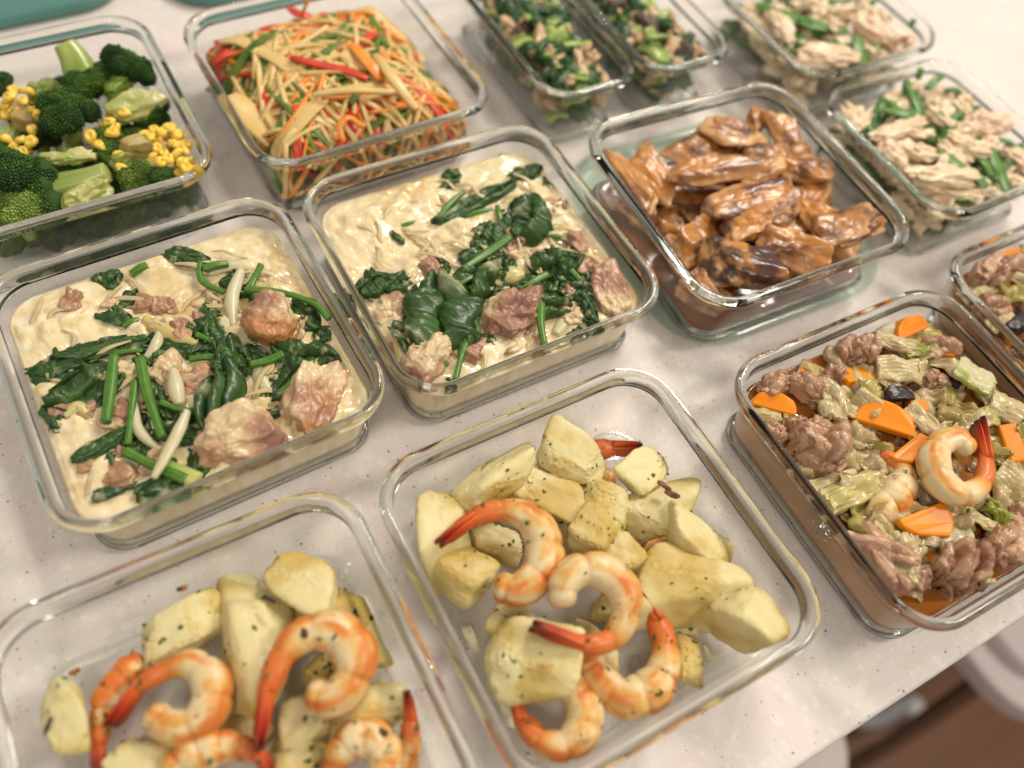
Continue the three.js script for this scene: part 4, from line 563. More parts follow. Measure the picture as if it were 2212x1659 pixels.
{
  const B = BROTH, p = (...a) => pork('E', ...a), c = (...a) => carrot('E', ...a), h = (...a) => cabbage('E', ...a);
  p(601, 1706, 968, 1846, 974, 136, B + 0.008, 'largest crumpled slice of pork', { T: 0.026, fold: 0.005 }); p(602, 1706, 812, 1796, 868, 58, B + 0.007, 'rough edged slice of pork'); p(603, 1624, 828, 1698, 798, 52, B + 0.004, 'slice of pork by the corner'); p(604, 1808, 762, 1894, 748, 66, B + 0.009, 'dark ruffled slice of pork', { tone: 0.2 }); p(605, 1980, 764, 2068, 742, 50, B + 0.006); p(606, 1768, 818, 1826, 806, 48, B + 0.003, 'grey brown slice of pork', { tone: 0.3 }); p(607, 1976, 832, 2036, 818, 46, B + 0.005, 'slice of pork with darker edge', { tone: 0.2 });
  p(608, 1822, 1124, 1958, 1306, 62, B + 0.006, 'long strip of pork along the wall'); p(609, 2022, 1272, 2126, 1184, 116, B + 0.007, 'shaggy mauve lump of pork', { tone: 0.3, T: 0.024 }); p(610, 2150, 1236, 2222, 1146, 92, B + 0.005, 'ragged slice of pork at the frame edge'); p(611, 1952, 1262, 2026, 1236, 56, B + 0.003, 'small fringed slice of pork'); p(612, 1640, 914, 1690, 962, 42, B + 0.002, 'narrow slice of pork by the wall'); p(613, 1904, 762, 1978, 760, 36, B + 0.003, undefined, { tone: 0.15 }); p(614, 1938, 1112, 2010, 1094, 46, B + 0.001, 'brown slice of pork', { tone: 0.35 }); p(615, 2138, 866, 2210, 884, 46, B + 0.002, undefined, { tone: 0.25 }); p(616, 1700, 900, 1740, 940, 50, B + 0.001, 'pork edge under cabbage', { tone: 0.2 }); p(617, 2150, 1090, 2210, 1110, 46, B + 0.002, 'pork fold under shrimp', { tone: 0.25 }); p(618, 1880, 740, 1906, 720, 26, B + 0.003, 'small pork fringe', { tone: 0.1 }); p(619, 1900, 960, 1990, 1000, 60, B - 0.004, 'sunken pork slice', { tone: 0.4 }); p(620, 2040, 890, 2110, 930, 60, B - 0.003, 'sunken pork fold', { tone: 0.4 });
  c(631, 1928, 722, 1996, 690, 40, B + 0.008, 'pointed carrot slice', { roll: 0.5 }); c(632, 1622, 856, 1722, 884, 42, B + 0.002, 'half moon carrot slice in broth', { roll: 0.25 }); c(633, 1812, 816, 1900, 812, 46, B + 0.004, 'angular carrot slice', { kind: 'quad' }); c(634, 1842, 880, 1980, 924, 64, B + 0.008, 'large carrot slice', { kind: 'half', bend: 0.004 }); c(635, 1924, 996, 2022, 956, 58, B + 0.009, 'broad carrot slice beside shrimp', { kind: 'fan' }); c(636, 1938, 1134, 2066, 1122, 76, B + 0.009, 'three cornered carrot slice', { kind: 'fan', roll: 0.15 }); c(637, 2172, 916, 2200, 1004, 40, B + 0.006, 'narrow carrot slice at the frame edge', { kind: 'quad' }); c(638, 1706, 770, 1752, 796, 32, B, 'carrot bit in the broth', { kind: 'quad' }); c(639, 1800, 908, 1842, 936, 40, B + 0.002, 'half covered carrot slice', { kind: 'quad' }); c(640, 2000, 1206, 2038, 1220, 26, B + 0.003, 'small carrot bit', { kind: 'quad' }); c(641, 1984, 748, 2060, 764, 18, B + 0.006, 'thin carrot stick', { kind: 'quad' }); c(642, 1960, 870, 2000, 886, 22, B + 0.006, 'carrot sliver', { kind: 'quad' });
  h(651, 1792, 842, 1802, 908, 54, B + 0.009, 'ribbed cabbage stem', { th: 0.002, ribs: 0.0009, amp: 0.2 }); h(652, 1894, 794, 1984, 806, 60, B + 0.010, 'ragged cabbage piece'); h(653, 2066, 790, 2142, 838, 66, B + 0.010, 'pale cabbage core with green edge', { c0: C(240, 232, 196), c1: C(222, 212, 150), green: 0.8, th: 0.0022, amp: 0.05 }); h(654, 2138, 866, 2210, 900, 52, B + 0.009, 'pale flat cabbage piece', { c0: C(234, 220, 170), th: 0.002, amp: 0.06 }); h(655, 1888, 730, 1976, 752, 30, B + 0.010, 'strip of pale cabbage', { c0: C(234, 214, 168), th: 0.0018 });
  h(656, 1764, 1098, 1872, 1052, 56, B + 0.009, 'thick cabbage stem', { th: 0.0026, ribs: 0.0008, c0: C(232, 218, 158), c1: C(212, 192, 108) }); h(657, 1960, 878, 2032, 942, 38, B + 0.011, 'torn cabbage strip'); h(658, 2024, 1150, 2096, 1160, 70, B + 0.005, 'white cabbage core', { c0: C(238, 230, 200), c1: C(224, 214, 164), th: 0.0024, amp: 0.06 }); h(659, 1972, 1160, 1948, 1252, 56, B + 0.007, 'ribbed cabbage stem by pork', { th: 0.0022, ribs: 0.0009 }); h(660, 2150, 1020, 2216, 1070, 74, B + 0.006, 'cabbage piece at the frame edge', { c0: C(228, 216, 168), th: 0.002 }); h(661, 2022, 880, 2104, 914, 70, B + 0.004, 'translucent wrinkled cabbage leaf', { c0: C(196, 170, 104), c1: C(164, 136, 72), amp: 0.26 }); h(662, 1624, 892, 1684, 898, 34, B + 0.001, 'cabbage bit in broth', { c0: C(222, 200, 140) });
  h(663, 1750, 1060, 1850, 1032, 40, B + 0.006, 'thin cabbage sheet', { amp: 0.2 }); h(664, 1850, 850, 1900, 890, 46, B + 0.010, 'wrinkled cabbage leaf', { amp: 0.24 }); h(665, 1808, 860, 1850, 900, 50, B + 0.006, 'folded cabbage piece', { amp: 0.2 }); h(666, 2066, 940, 2130, 900, 40, B + 0.008, 'stringy cabbage strip', { amp: 0.25 }); h(667, 1955, 760, 2030, 750, 28, B + 0.009, 'green cabbage strip', { c0: C(140, 150, 44), c1: C(178, 178, 80) }); h(668, 2128, 1090, 2180, 1130, 40, B + 0.008, 'green curled cabbage tip', { c0: C(130, 146, 44), c1: C(196, 196, 90), amp: 0.35 }); h(669, 2090, 1110, 2150, 1140, 30, B + 0.008, 'pale cabbage strip', { c0: C(232, 222, 160) }); h(670, 1690, 905, 1730, 912, 26, B + 0.001, 'green cabbage bit in the broth', { c0: C(164, 158, 40) }); h(671, 1800, 980, 1850, 990, 40, B + 0.004, 'cabbage bud', { amp: 0.3, c0: C(220, 200, 140) }); h(672, 2130, 880, 2150, 920, 26, B + 0.008, 'bright green cabbage edge', { c0: C(186, 186, 50) }); h(673, 1812, 720, 1880, 712, 26, B + 0.004, 'frayed cabbage tip', { amp: 0.3, c0: C(206, 186, 130) }); h(674, 1700, 760, 1760, 790, 40, B + 0.002, 'sunken cabbage strip', { c0: C(214, 176, 106) });
  const dark = [C(58, 46, 46), C(30, 24, 26)];
  lumpy('mushroom_slice', 'black mushroom slice', 'mushroom', 'E', 681, 1912, 852, 1972, 848, 36, B + 0.009, F.leaf, ...dark, { T: 0.005 }); lumpy('mushroom_slice', 'dark mushroom slice under carrot', 'mushroom', 'E', 682, 1842, 936, 1882, 960, 44, B + 0.001, F.leaf, ...dark, { T: 0.006 }); lumpy('mushroom_slice', 'dark mushroom slice by cabbage core', 'mushroom', 'E', 683, 2050, 820, 2092, 836, 30, B + 0.003, F.leaf, ...dark, { T: 0.005 }); lumpy('mushroom_slice', 'black mushroom sliver', 'mushroom', 'E', 684, 1880, 830, 1920, 856, 24, B + 0.004, F.leaf, ...dark, { T: 0.004 });
  lumpy('button_mushroom', 'small beige button mushroom', 'mushroom', 'E', 685, 1768, 764, 1806, 746, 40, B + 0.004, F.pork, C(206, 184, 140), C(150, 122, 88), { sharp: 3 });
  const egg = [C(246, 228, 190), C(238, 214, 168)];
  lumpy('quail_egg', 'smooth pale quail egg', 'quail egg', 'E', 686, 1876, 710, 1950, 708, 54, B + 0.002, F.potato, ...egg, { sharp: 2, planes: 0, lump: 0.02, rough: 0.00005, T: 0.014 }); lumpy('quail_egg', 'quail egg beside the pointed carrot', 'quail egg', 'E', 687, 1966, 728, 2014, 722, 44, B + 0.001, F.potato, ...egg, { sharp: 2, planes: 0, lump: 0.02, rough: 0.00005, T: 0.012 });
  prawn('E', 61, 34, [[2106, 914, B + 0.014], [2116, 950, B + 0.016], [2130, 1000, B + 0.018], [2120, 1046, B + 0.018], [2080, 1068, B + 0.018], [2038, 1048, B + 0.018], [2018, 1004, B + 0.018], [2032, 962, B + 0.018], [2072, 952, B + 0.018], [2092, 984, B + 0.016]], 'curled shrimp with red black tipped tail', { white: 0.98, dark: 1.2 });
  prawn('E', 62, 34, [[1850, 996, B + 0.002], [1880, 984, B + 0.004], [1918, 990, B + 0.006], [1950, 1022, B + 0.007], [1940, 1064, B + 0.007], [1908, 1092, B + 0.006], [1884, 1128, B + 0.004]], 'pale shrimp half under cabbage', { white: 0.8, noTail: true });
  // what shows of the second stew dish
  const p2 = (...a) => pork('M', ...a);
  p2(691, 2080, 596, 2180, 574, 66, B + 0.006, 'pork slice at the back'); p2(692, 2110, 676, 2176, 650, 60, B + 0.005, 'darker pork slice', { tone: 0.25 }); p2(693, 2176, 560, 2230, 580, 50, B + 0.004, 'pork slice at the frame edge'); p2(694, 2160, 640, 2220, 660, 50, B + 0.001, 'low pork slice', { tone: 0.2 });
  cabbage('M', 695, 2084, 638, 2142, 622, 40, B + 0.005, 'yellowish cabbage piece', {}); cabbage('M', 696, 2160, 632, 2210, 640, 40, B + 0.008, 'green edged cabbage leaf', { c0: C(178, 176, 70), amp: 0.25 }); cabbage('M', 697, 2140, 706, 2186, 690, 34, B + 0.006, 'pale mushroom like cabbage stem', { c0: C(220, 196, 150), th: 0.002 }); carrot('M', 698, 2150, 548, 2216, 536, 26, B + 0.006, 'carrot slice', { kind: 'quad' });
  lumpy('mushroom_slice', 'large black mushroom slice', 'mushroom', 'M', 699, 2176, 716, 2226, 680, 40, B + 0.007, F.leaf, ...dark, { T: 0.008 }); lumpy('mushroom_slice', 'dark mushroom slice', 'mushroom', 'M', 700, 2196, 760, 2240, 740, 36, B + 0.003, F.leaf, ...dark, { T: 0.006 });
}
{
  const leafs = [0, 1, 2, 3, 4].map((i) => { const f = (u, v) => new THREE.Vector3((u - 0.5) * (0.020 - 0.001 * i), 0.0035 * (nz(u * 2.6 + i * 9, v * 2.4, 1) * 1.6 + 0.5 * Math.cos(3 * v)) + 0.0004 * Math.sin(v * 40), (v - 0.5) * (0.011 + 0.001 * i) * (1 + 0.4 * nz(u * 4 + i, 3, 4))); return sheet(16, 16, f, () => 0.0005, (u, v) => mixC(i === 4 ? C(182, 178, 80) : C(238, 224, 180), i === 3 ? C(176, 142, 84) : C(204, 174, 108), clamp(0.5 + fbm(u * 3 + i, v * 6, 2, 3)))); });
  for (const [key, n, where, seed] of [['E', 90, 'stew dish near the counter edge', 15], ['M', 40, 'cut off stew dish', 16]]) { const r = rng(seed), k = K[key]; for (let i = 0; i < n; i++) { const x = (r() - 0.5) * 0.12, z = (r() - 0.5) * 0.12; if (x < -0.03 && z < -0.03) continue; const m = mesh('cabbage_scrap', leafs[Math.floor(r() * 5)], F.veg); m.position.set(x, 0, z).applyAxisAngle(new THREE.Vector3(0, 1, 0), k.turn).add(new THREE.Vector3(k.x, BROTH + 0.001 + 0.005 * r(), k.z)); m.rotation.set((r() - 0.5) * 0.9, r() * 6.28, (r() - 0.5) * 0.9); m.scale.setScalar(0.7 + 0.7 * r()); contain(m, k); tag(m, 'small limp scrap of cabbage leaf in the ' + where, 'cabbage', 'cabbage scraps in the ' + where); } }
}

// ---------------------------------------------------------------- cream and broth filling their dishes
// a liquid body inside a dish: surface at height level with waves, sides just inside the glass
function liquid(name, label, cat, k, level, mat, wave, color, seed) {
  const side = []; for (let i = 0; i <= 10; i++) { const y = 0.0044 + (level - 0.0044) * (i / 10) ** 1.5; side.push([footIn(y) + 0.0006, y]); }
  const edge = ring(k.w, k.d, inIn(level) + 0.0006, 12, RAD, 46), N = edge.length, pos = [], idx = [], col = [], KR = 90;
  const put = (x, y, z) => { pos.push(x, y, z); col.push(...color(x, z, y)); };
  for (const [ins, y] of side) for (const p of ring(k.w, k.d, ins, 12, RAD, 46)) put(p.x, y, p.z);
  for (let r = 1; r < KR; r++) { const s = 1 - r / KR; for (const p of edge) { const x = p.x * s, z = p.z * s; put(x, level + wave(x, z) * smooth(0, 0.06, r / KR) + 0.0014 * Math.exp(-r / 2.2), z); } }
  const R = side.length + KR - 1; for (let r = 0; r < R - 1; r++) for (let j = 0; j < N; j++) { const a = r * N + j, b = r * N + (j + 1) % N; idx.push(a, a + N, b, b, a + N, b + N); }
  const c0 = pos.length / 3; put(0, side[0][1], 0); put(0, level + wave(0, 0), 0);
  for (let j = 0; j < N; j++) { idx.push(j, (j + 1) % N, c0, (R - 1) * N + j, c0 + 1, (R - 1) * N + (j + 1) % N); }
  const g = new THREE.BufferGeometry(); g.setAttribute('position', new THREE.Float32BufferAttribute(pos, 3)); g.setAttribute('color', new THREE.Float32BufferAttribute(col, 3)); g.setAttribute('uv', new THREE.Float32BufferAttribute(pos.filter((_, i) => i % 3 !== 1).map((v) => v / 0.06), 2)); g.setIndex(idx); g.computeVertexNormals();
  const m = tag(mesh(name, outward(g), mat), label, cat); m.position.set(k.x, k.y, k.z); m.rotation.y = k.turn; return m;
}
containAll();
// how the cream climbs round the pieces that lie in it
function climb(key, k, only) {
  const un = new THREE.Matrix4().makeRotationY(k.turn).setPosition(k.x, k.y, k.z).invert(), B = [], bx = new THREE.Box3(), v = new THREE.Vector3();
  for (const e of registry) if (e.dishKey === key && (only ? e.kind === only : e.kind !== 'spinach stem' && e.kind !== 'onion')) { bx.setFromObject(e.o); bx.getCenter(v).applyMatrix4(un); const s = bx.max.clone().sub(bx.min); B.push([v.x, v.z, Math.max(0.006, (s.x + s.z) * 0.27), e.kind === 'chicken' ? 0.0046 : 0.0012]); }
  return (x, z) => { let h = 0; for (const [cx, cz, r, a] of B) { const q = ((x - cx) ** 2 + (z - cz) ** 2) / (r * r); if (q < 4) h = Math.max(h, a * Math.exp(-q * 0.9)); } return h; };
}
{
  const waves = (s, up) => (x, z) => { const f = 42, w = fbm(x * f + s, s, z * f, 4), ripple = nz(x * 230 + s, 2, z * 230) * 0.00045 + nz(x * 420, s, z * 420) * 0.00030; return up(x, z) * (0.9 + 0.8 * nz(x * 120, s, z * 120)) + 0.0015 * w + 0.0015 * smooth(0.0, 0.5, nz(x * 26 + s * 2, 4, z * 26)) + ripple + 0.0005 * Math.max(0, ridged(x * 80, s, z * 80, 3)) - 0.0005 * smooth(0.55, 0.7, nz(x * 400, s + 3, z * 400) + 0.2); };
  const creams = (s, green) => (x, z, y) => {
    const a = fbm(x * 60 + s, 1, z * 60, 3), o = smooth(0.05, 0.5, nz(x * 18, s, z * 18) + 0.4 * a), f = nz(x * 150 + s, 3, z * 150) + 0.8 * nz(x * 330, s, z * 330), curd = smooth(0.1, 0.55, f + 0.5 * a), hollow = smooth(0.15, 0.6, -f + 0.3 * a);
    let c = mixC(mixC(C(236, 218, 176), C(214, 184, 128), clamp(o * 0.9 + 0.1)), C(238, 226, 192), smooth(0.2, 0.5, a)); c = mixC(c, C(250, 240, 212), curd * 0.6); c = mixC(c, C(196, 168, 112), hollow * 0.45); return mixC(c, C(196, 196, 140), clamp(green(x, z) * 190) * (0.25 + 0.35 * hollow));
  };
  const shade = (key, k) => { const f = climb(key, k, 'spinach leaf'); return f; };
  liquid('cream_sauce', 'pale cream sauce filling the spinach dish by the broccoli', 'sauce', K.B, LEVEL + 0.0003, F.cream, waves(3, climb('B', K.B)), creams(2, shade('B', K.B)), 1);
  liquid('cream_sauce', 'pale cream sauce filling the spinach dish next to the glazed chicken', 'sauce', K.C, LEVEL + 0.0003, F.cream, waves(9, climb('C', K.C)), creams(7, shade('C', K.C)), 2);
  const flat = (s) => (x, z) => 0.0005 * fbm(x * 60 + s, 1, z * 60, 2) + 0.00012 * nz(x * 300, s, z * 300);
  const brown = (s) => (x, z, y) => { const a = fbm(x * 45 + s, y * 60, z * 45, 3); return y > BROTH - 0.002 ? mixC(C(172, 106, 42), C(124, 66, 22), clamp(0.5 + a * 1.4)) : mixC(C(186, 140, 92), C(160, 112, 66), clamp(0.5 + a * 1.5)); };
  liquid('brown_broth', 'clear brown broth in the stew dish near the counter edge', 'broth', K.E, BROTH, F.broth, flat(3), brown(1), 3);
  liquid('brown_broth', 'brown broth in the stew dish cut off by the right edge', 'broth', K.M, BROTH, F.broth, flat(8), brown(5), 4);
}

// raised mark pressed into the outer wall of the stew dish: a few small characters over a patch of dimples
{
  const k = K.E, font = await new FontLoader().loadAsync('fonts/droid/droid_sans_bold.typeface.json'), parts = [];
  const put = (g, z, y, d) => { g.rotateY(-Math.PI / 2); g.translate(-(k.w / 2 - outIn(y)) - d, y, z); parts.push(bare(g)); };
  const tg = new TextGeometry('30/', { font, size: 0.0042, depth: 0.0005, curveSegments: 5 }); put(tg, 0.010, 0.0345, -0.0001);
  for (let i = 0; i < 7; i++) for (let j = 0; j < 3; j++) { const g = new THREE.TorusGeometry(0.0010, 0.00028, 6, 6); put(g, 0.004 + i * 0.0019 + (j % 2) * 0.00095, 0.0268 + j * 0.0018, 0.0001); }
  const m = mesh('embossed_mark', mergeGeometries(parts), M.glass, k.m); m.userData.label = 'raised glass characters over a patch of small dimples';
}

// ---------------------------------------------------------------- broccoli, corn and diced potato
{
  const bud = new THREE.IcosahedronGeometry(1, 0); bud.deleteAttribute('uv'); const bp = bud.attributes.position.array, bn = bp.length / 3;
  const stalkCol = (u, v) => mixC(C(196, 206, 122), C(140, 168, 64), clamp(u * 0.9 + 0.25 * Math.sin(v * 31)));
  const floret = (seed, sx, sy, sh, cx, cy, ch, rpx, desc, o = {}) => {
    const A = at(sx, sy, sh * 0.9), B = at(cx, cy, ch * 0.9), R = rpx / perMetre(B), r = rng(seed), dir = B.clone().sub(A).normalize(), t = top('broccoli_floret', '', 'broccoli'); t.position.copy(B);
    const lobes = [], side = new THREE.Vector3(0.3, 0.8, 0.5).cross(dir).normalize(), side2 = new THREE.Vector3().crossVectors(dir, side);
    const n = o.lobes ?? 9; for (let i = 0; i < n; i++) { const a = i * 2.4 + r(), q = Math.sqrt((i + 0.3) / n) * 0.78, v = side.clone().multiplyScalar(Math.cos(a) * q).addScaledVector(side2, Math.sin(a) * q).addScaledVector(dir, 0.62 * Math.sqrt(Math.max(0, 1 - q * q)) - 0.28); lobes.push([v.multiplyScalar(R), R * (0.36 + 0.14 * r())]); }
    const pos = [], nor = [], col = [], c0 = o.c0 ?? C(30, 56, 22), c1 = o.c1 ?? C(104, 136, 50), v = new THREE.Vector3(), e1 = new THREE.Vector3();
    for (const [c, lr] of lobes) {
      const count = Math.round(300 * (lr / (0.43 * R)) ** 2 * clamp((R / 0.019) ** 2, 0.5, 1.6));
      for (let k = 0; k < count; k++) {
        const y = 1 - 2 * (k + 0.5) / count, ph = k * 2.39996, w = Math.sqrt(1 - y * y); v.set(w * Math.cos(ph), y, w * Math.sin(ph)); if (v.dot(dir) < -0.55) continue;
        const lump = 1 + 0.16 * nz(v.x * 3 + seed, v.y * 3, v.z * 3), p = c.clone().addScaledVector(v, lr * lump); let inside = false; for (const [c2, l2] of lobes) if (c2 !== c && e1.copy(p).sub(c2).length() < l2 * 0.86) { inside = true; break; } if (inside) continue;
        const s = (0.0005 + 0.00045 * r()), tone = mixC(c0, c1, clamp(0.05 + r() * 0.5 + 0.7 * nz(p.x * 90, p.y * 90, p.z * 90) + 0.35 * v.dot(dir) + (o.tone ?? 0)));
        const rot = new THREE.Matrix4().makeRotationFromEuler(new THREE.Euler(r() * 6, r() * 6, r() * 6)), m = new THREE.Vector3();
        for (let q = 0; q < bn; q++) { m.set(bp[q * 3], bp[q * 3 + 1], bp[q * 3 + 2]).applyMatrix4(rot); nor.push(m.x, m.y, m.z); pos.push(p.x + m.x * s, p.y + m.y * s, p.z + m.z * s); col.push(...tone); }
      }
    }
    const g = new THREE.BufferGeometry(); g.setAttribute('position', new THREE.Float32BufferAttribute(pos, 3)); g.setAttribute('normal', new THREE.Float32BufferAttribute(nor, 3)); g.setAttribute('color', new THREE.Float32BufferAttribute(col, 3));
    const core = lobes.map(([c, lr]) => { const q = ico(5).clone(); q.scale(lr * 0.96, lr * 0.96, lr * 0.96); q.translate(c.x, c.y, c.z); q.computeVertexNormals(); return bare(tint(q, mixC(c0, c1, 0.12))); });
    mesh('crown', mergeGeometries([bare(g), ...core]), F.floret, t);
    const A2 = A.clone().sub(B), w = o.stalk ?? R * 0.62, parts = [stalk([A2, A2.clone().multiplyScalar(0.55).addScaledVector(side, R * 0.06), new THREE.Vector3()], (u) => w * (0.85 + 0.5 * u), (u) => w * (0.75 + 0.4 * u), { nu: 18, nv: 16, square: 2.4, groove: 0.06, color: stalkCol })];
    for (let i = 0; i < 5; i++) { const [c] = lobes[Math.floor(r() * n)]; parts.push(stalk([A2.clone().multiplyScalar(0.45), A2.clone().multiplyScalar(0.2).addScaledVector(c, 0.4), c.clone().multiplyScalar(0.9)], (u) => w * 0.42 * (1 - 0.3 * u), (u) => w * 0.36, { nu: 10, nv: 10, square: 2.2, color: stalkCol })); }
    mesh('stalk', mergeGeometries(parts.map(bare)), F.veg, t);
    return piece(t, desc, 'broccoli', 'G', cx, cy);
  };
  const dk = { c0: C(24, 46, 20), c1: C(76, 108, 42) }, lt = { c0: C(70, 96, 34), c1: C(152, 172, 78) };
  floret(801, 140, 96, 0.060, 178, 168, 0.046, 58, 'tall floret with bright upturned stalk', { c0: C(48, 78, 28), c1: C(112, 140, 54), stalk: 0.016 }); floret(802, 262, 226, 0.028, 296, 152, 0.046, 56, 'very dark floret at the back corner', dk); floret(803, 170, 330, 0.024, 148, 254, 0.050, 66, 'round dark green floret', { ...dk, c1: C(78, 112, 42) }); floret(804, 20, 470, 0.030, 44, 384, 0.050, 70, 'dark floret at the frame edge', dk);
  floret(805, 232, 372, 0.052, 122, 408, 0.044, 66, 'floret with long pale cut stalk', { c0: C(40, 66, 24), c1: C(104, 132, 50), stalk: 0.013 }); floret(806, 244, 352, 0.044, 286, 388, 0.044, 42, 'small floret with pale cut top', { c0: C(50, 74, 26), c1: C(124, 146, 58) }); floret(807, 70, 520, 0.020, 52, 464, 0.044, 56, 'pale yellow green floret', lt); floret(808, 250, 340, 0.018, 236, 320, 0.038, 46, 'floret under the corn', { c0: C(56, 82, 30), c1: C(120, 144, 60) });
  floret(809, 340, 410, 0.030, 356, 386, 0.042, 30, 'dark floret tip at the glass wall', dk); floret(810, 340, 220, 0.026, 364, 236, 0.038, 42, 'dark floret behind pale cut stalk', dk); floret(811, -30, 200, 0.03, -8, 178, 0.045, 30, 'floret cut off by the frame', dk); floret(812, 130, 320, 0.014, 200, 440, 0.030, 50, 'shaded floret low in front', dk); floret(813, 20, 330, 0.02, 10, 330, 0.034, 40, 'floret beneath diced potato', { c0: C(60, 84, 30) });
  for (const [i, x, y, q, rr] of [[0, 300, 300, 0.024, 44], [1, 90, 300, 0.026, 46], [2, 330, 270, 0.022, 38], [3, 180, 380, 0.026, 46], [4, 100, 470, 0.026, 50], [5, 40, 250, 0.022, 40], [6, 260, 400, 0.024, 40], [7, 150, 200, 0.022, 44]]) floret(840 + i, x + 10, y + 40, q - 0.012, x, y, q, rr, 'lower floret in the pile', i % 2 ? dk : { c0: C(52, 78, 28), c1: C(110, 138, 54) });
  for (const [i, x, y, rr] of [[0, 30, 500, 54], [1, 110, 486, 52], [2, 190, 462, 50], [3, 262, 440, 48], [4, 330, 424, 46], [5, 396, 404, 40], [6, 60, 430, 50], [7, 220, 400, 48], [8, 300, 372, 46], [9, 360, 350, 44]]) floret(860 + i, x + 6, y - 30, 0.010, x, y, 0.019, rr, 'bottom floret near the front wall', i % 3 ? dk : { c0: C(48, 72, 26), c1: C(108, 134, 52) });
  // pieces of broccoli stalk cut away from their florets
  const cut = (seed, ax, ay, bx, by, w, h, desc, o = {}) => lumpy('broccoli_stalk', desc, 'broccoli', 'G', seed, ax, ay, bx, by, w, h * 0.9, F.veg, o.c0 ?? C(226, 222, 158), o.c1 ?? C(180, 192, 96), { planes: 5, sharp: 8, rough: 0.0012, lump: 0.12, detail: 14, T: 0.012, ...o });
  cut(821, 250, 252, 356, 208, 56, 0.046, 'pale cut broccoli face', { roll: 0.5 }); cut(822, 236, 208, 290, 150, 40, 0.046, 'bright green broccoli wedge', { c0: C(168, 186, 84), c1: C(110, 144, 50) }); cut(823, 56, 204, 130, 188, 36, 0.036, 'pale green broccoli slice', { c0: C(190, 200, 120), c1: C(150, 170, 80) }); cut(824, 140, 462, 240, 408, 44, 0.048, 'ragged pale broccoli stalk in front', { c0: C(236, 226, 160), rough: 0.002 }); cut(825, 0, 290, 30, 310, 50, 0.036, 'green broccoli stalk at the frame edge', { c0: C(176, 186, 110), c1: C(136, 158, 72) }); cut(826, 80, 352, 200, 332, 30, 0.052, 'frayed pale broccoli strip', { c0: C(236, 228, 166), T: 0.006, rough: 0.0018 }); cut(827, 250, 352, 284, 340, 26, 0.048, 'green stalk piece under corn', { c0: C(190, 200, 110) });
  // diced potato
  const dice = (seed, ax, ay, bx, by, w, h, desc, o = {}) => lumpy('potato_cube', desc, 'potato', 'G', seed, ax, ay, bx, by, w, h * 0.9, F.veg, o.c0 ?? C(222, 196, 128), o.c1 ?? C(196, 164, 96), { planes: 0, sharp: 14, skew: 0.25, rough: 0.0004, lump: 0.04, ...o });
  dice(831, 34, 252, 80, 262, 40, 0.042, 'tan potato cube', { T: 0.012 }); dice(832, 262, 330, 318, 306, 38, 0.046, 'greenish potato cube by the corn', { c0: C(212, 200, 132), T: 0.012 }); dice(833, 314, 366, 380, 360, 34, 0.044, 'flat potato cube at the wall', { T: 0.01 }); dice(834, 326, 316, 364, 320, 26, 0.040, 'small potato cube among corn'); dice(835, 356, 300, 400, 312, 28, 0.036, 'potato cube in the corner'); dice(836, 20, 300, 56, 316, 30, 0.034, 'shaded potato cube');
  // corn kernels
  const kern = [0, 1, 2, 3].map((k) => { const g = ico(9).clone(), p = g.attributes.position, r = rng(850 + k); for (let i = 0; i < p.count; i++) { let x = p.getX(i), y = p.getY(i), z = p.getZ(i); const bend = 0.35 + 0.3 * r.length, taper = 1 - 0.25 * x; y = y * taper * 0.62 - 0.34 * x * x - (y > 0 ? 0.42 * Math.exp(-((x + 0.1) ** 2 + z * z) * 5) : 0); z *= taper * 0.78; p.setXYZ(i, x + 0.06 * nz(x * 2 + k * 9, y * 2, z * 2), y, z); } const q = tint(g, (i) => mixC(C(246, 212, 88), C(230, 176, 52), clamp(0.45 + 0.5 * nz(p.getX(i) * 3 + k * 5, p.getY(i) * 3, 2) - 0.3 * p.getX(i)))); q.scale(0.0039, 0.0038, 0.0037); q.computeVertexNormals(); return q; });
  const r = rng(77), put = (px, py, h) => { const m = mesh('corn_kernel', kern[Math.floor(r() * 4)], F.corn); m.position.copy(at(px, py, h)); m.rotation.set((r() - 0.5) * 1.6, r() * 6.28, (r() - 0.5) * 1.6); m.scale.setScalar(0.9 + r() * 0.3); tag(m, 'plump yellow corn kernel among the broccoli and diced potato', 'corn kernel', 'corn kernels in the broccoli dish'); };
  for (const s of ['30 195,50 215,12 226,70 235,82 250,115 210,70 280,65 306,30 320,8 246,40 236', '276 206,236 246,268 242,196 296,214 312,220 270,240 286,236 264,250 272,206 288', '366 276,386 290,322 292,342 296,400 310,326 342,362 342,380 332,402 360,396 346,384 372', '266 366,256 342,406 366,402 386,350 284,372 306,392 324,410 346,338 318,60 196,20 210,90 216', '312 286,330 278,356 330,300 300,388 312,348 350,414 372,130 200,100 230,44 300,14 300,52 330'])
    for (const q of s.split(',')) { const [x, y] = q.split(' ').map(Number); put(x + (r() - 0.5) * 4, y + (r() - 0.5) * 4, 0.038 + 0.009 * r()); if ((x > 320 || x < 60) && r() < 0.5) put(x + (r() - 0.5) * 26, y + (r() - 0.5) * 22, 0.027 + 0.008 * r()); }
}
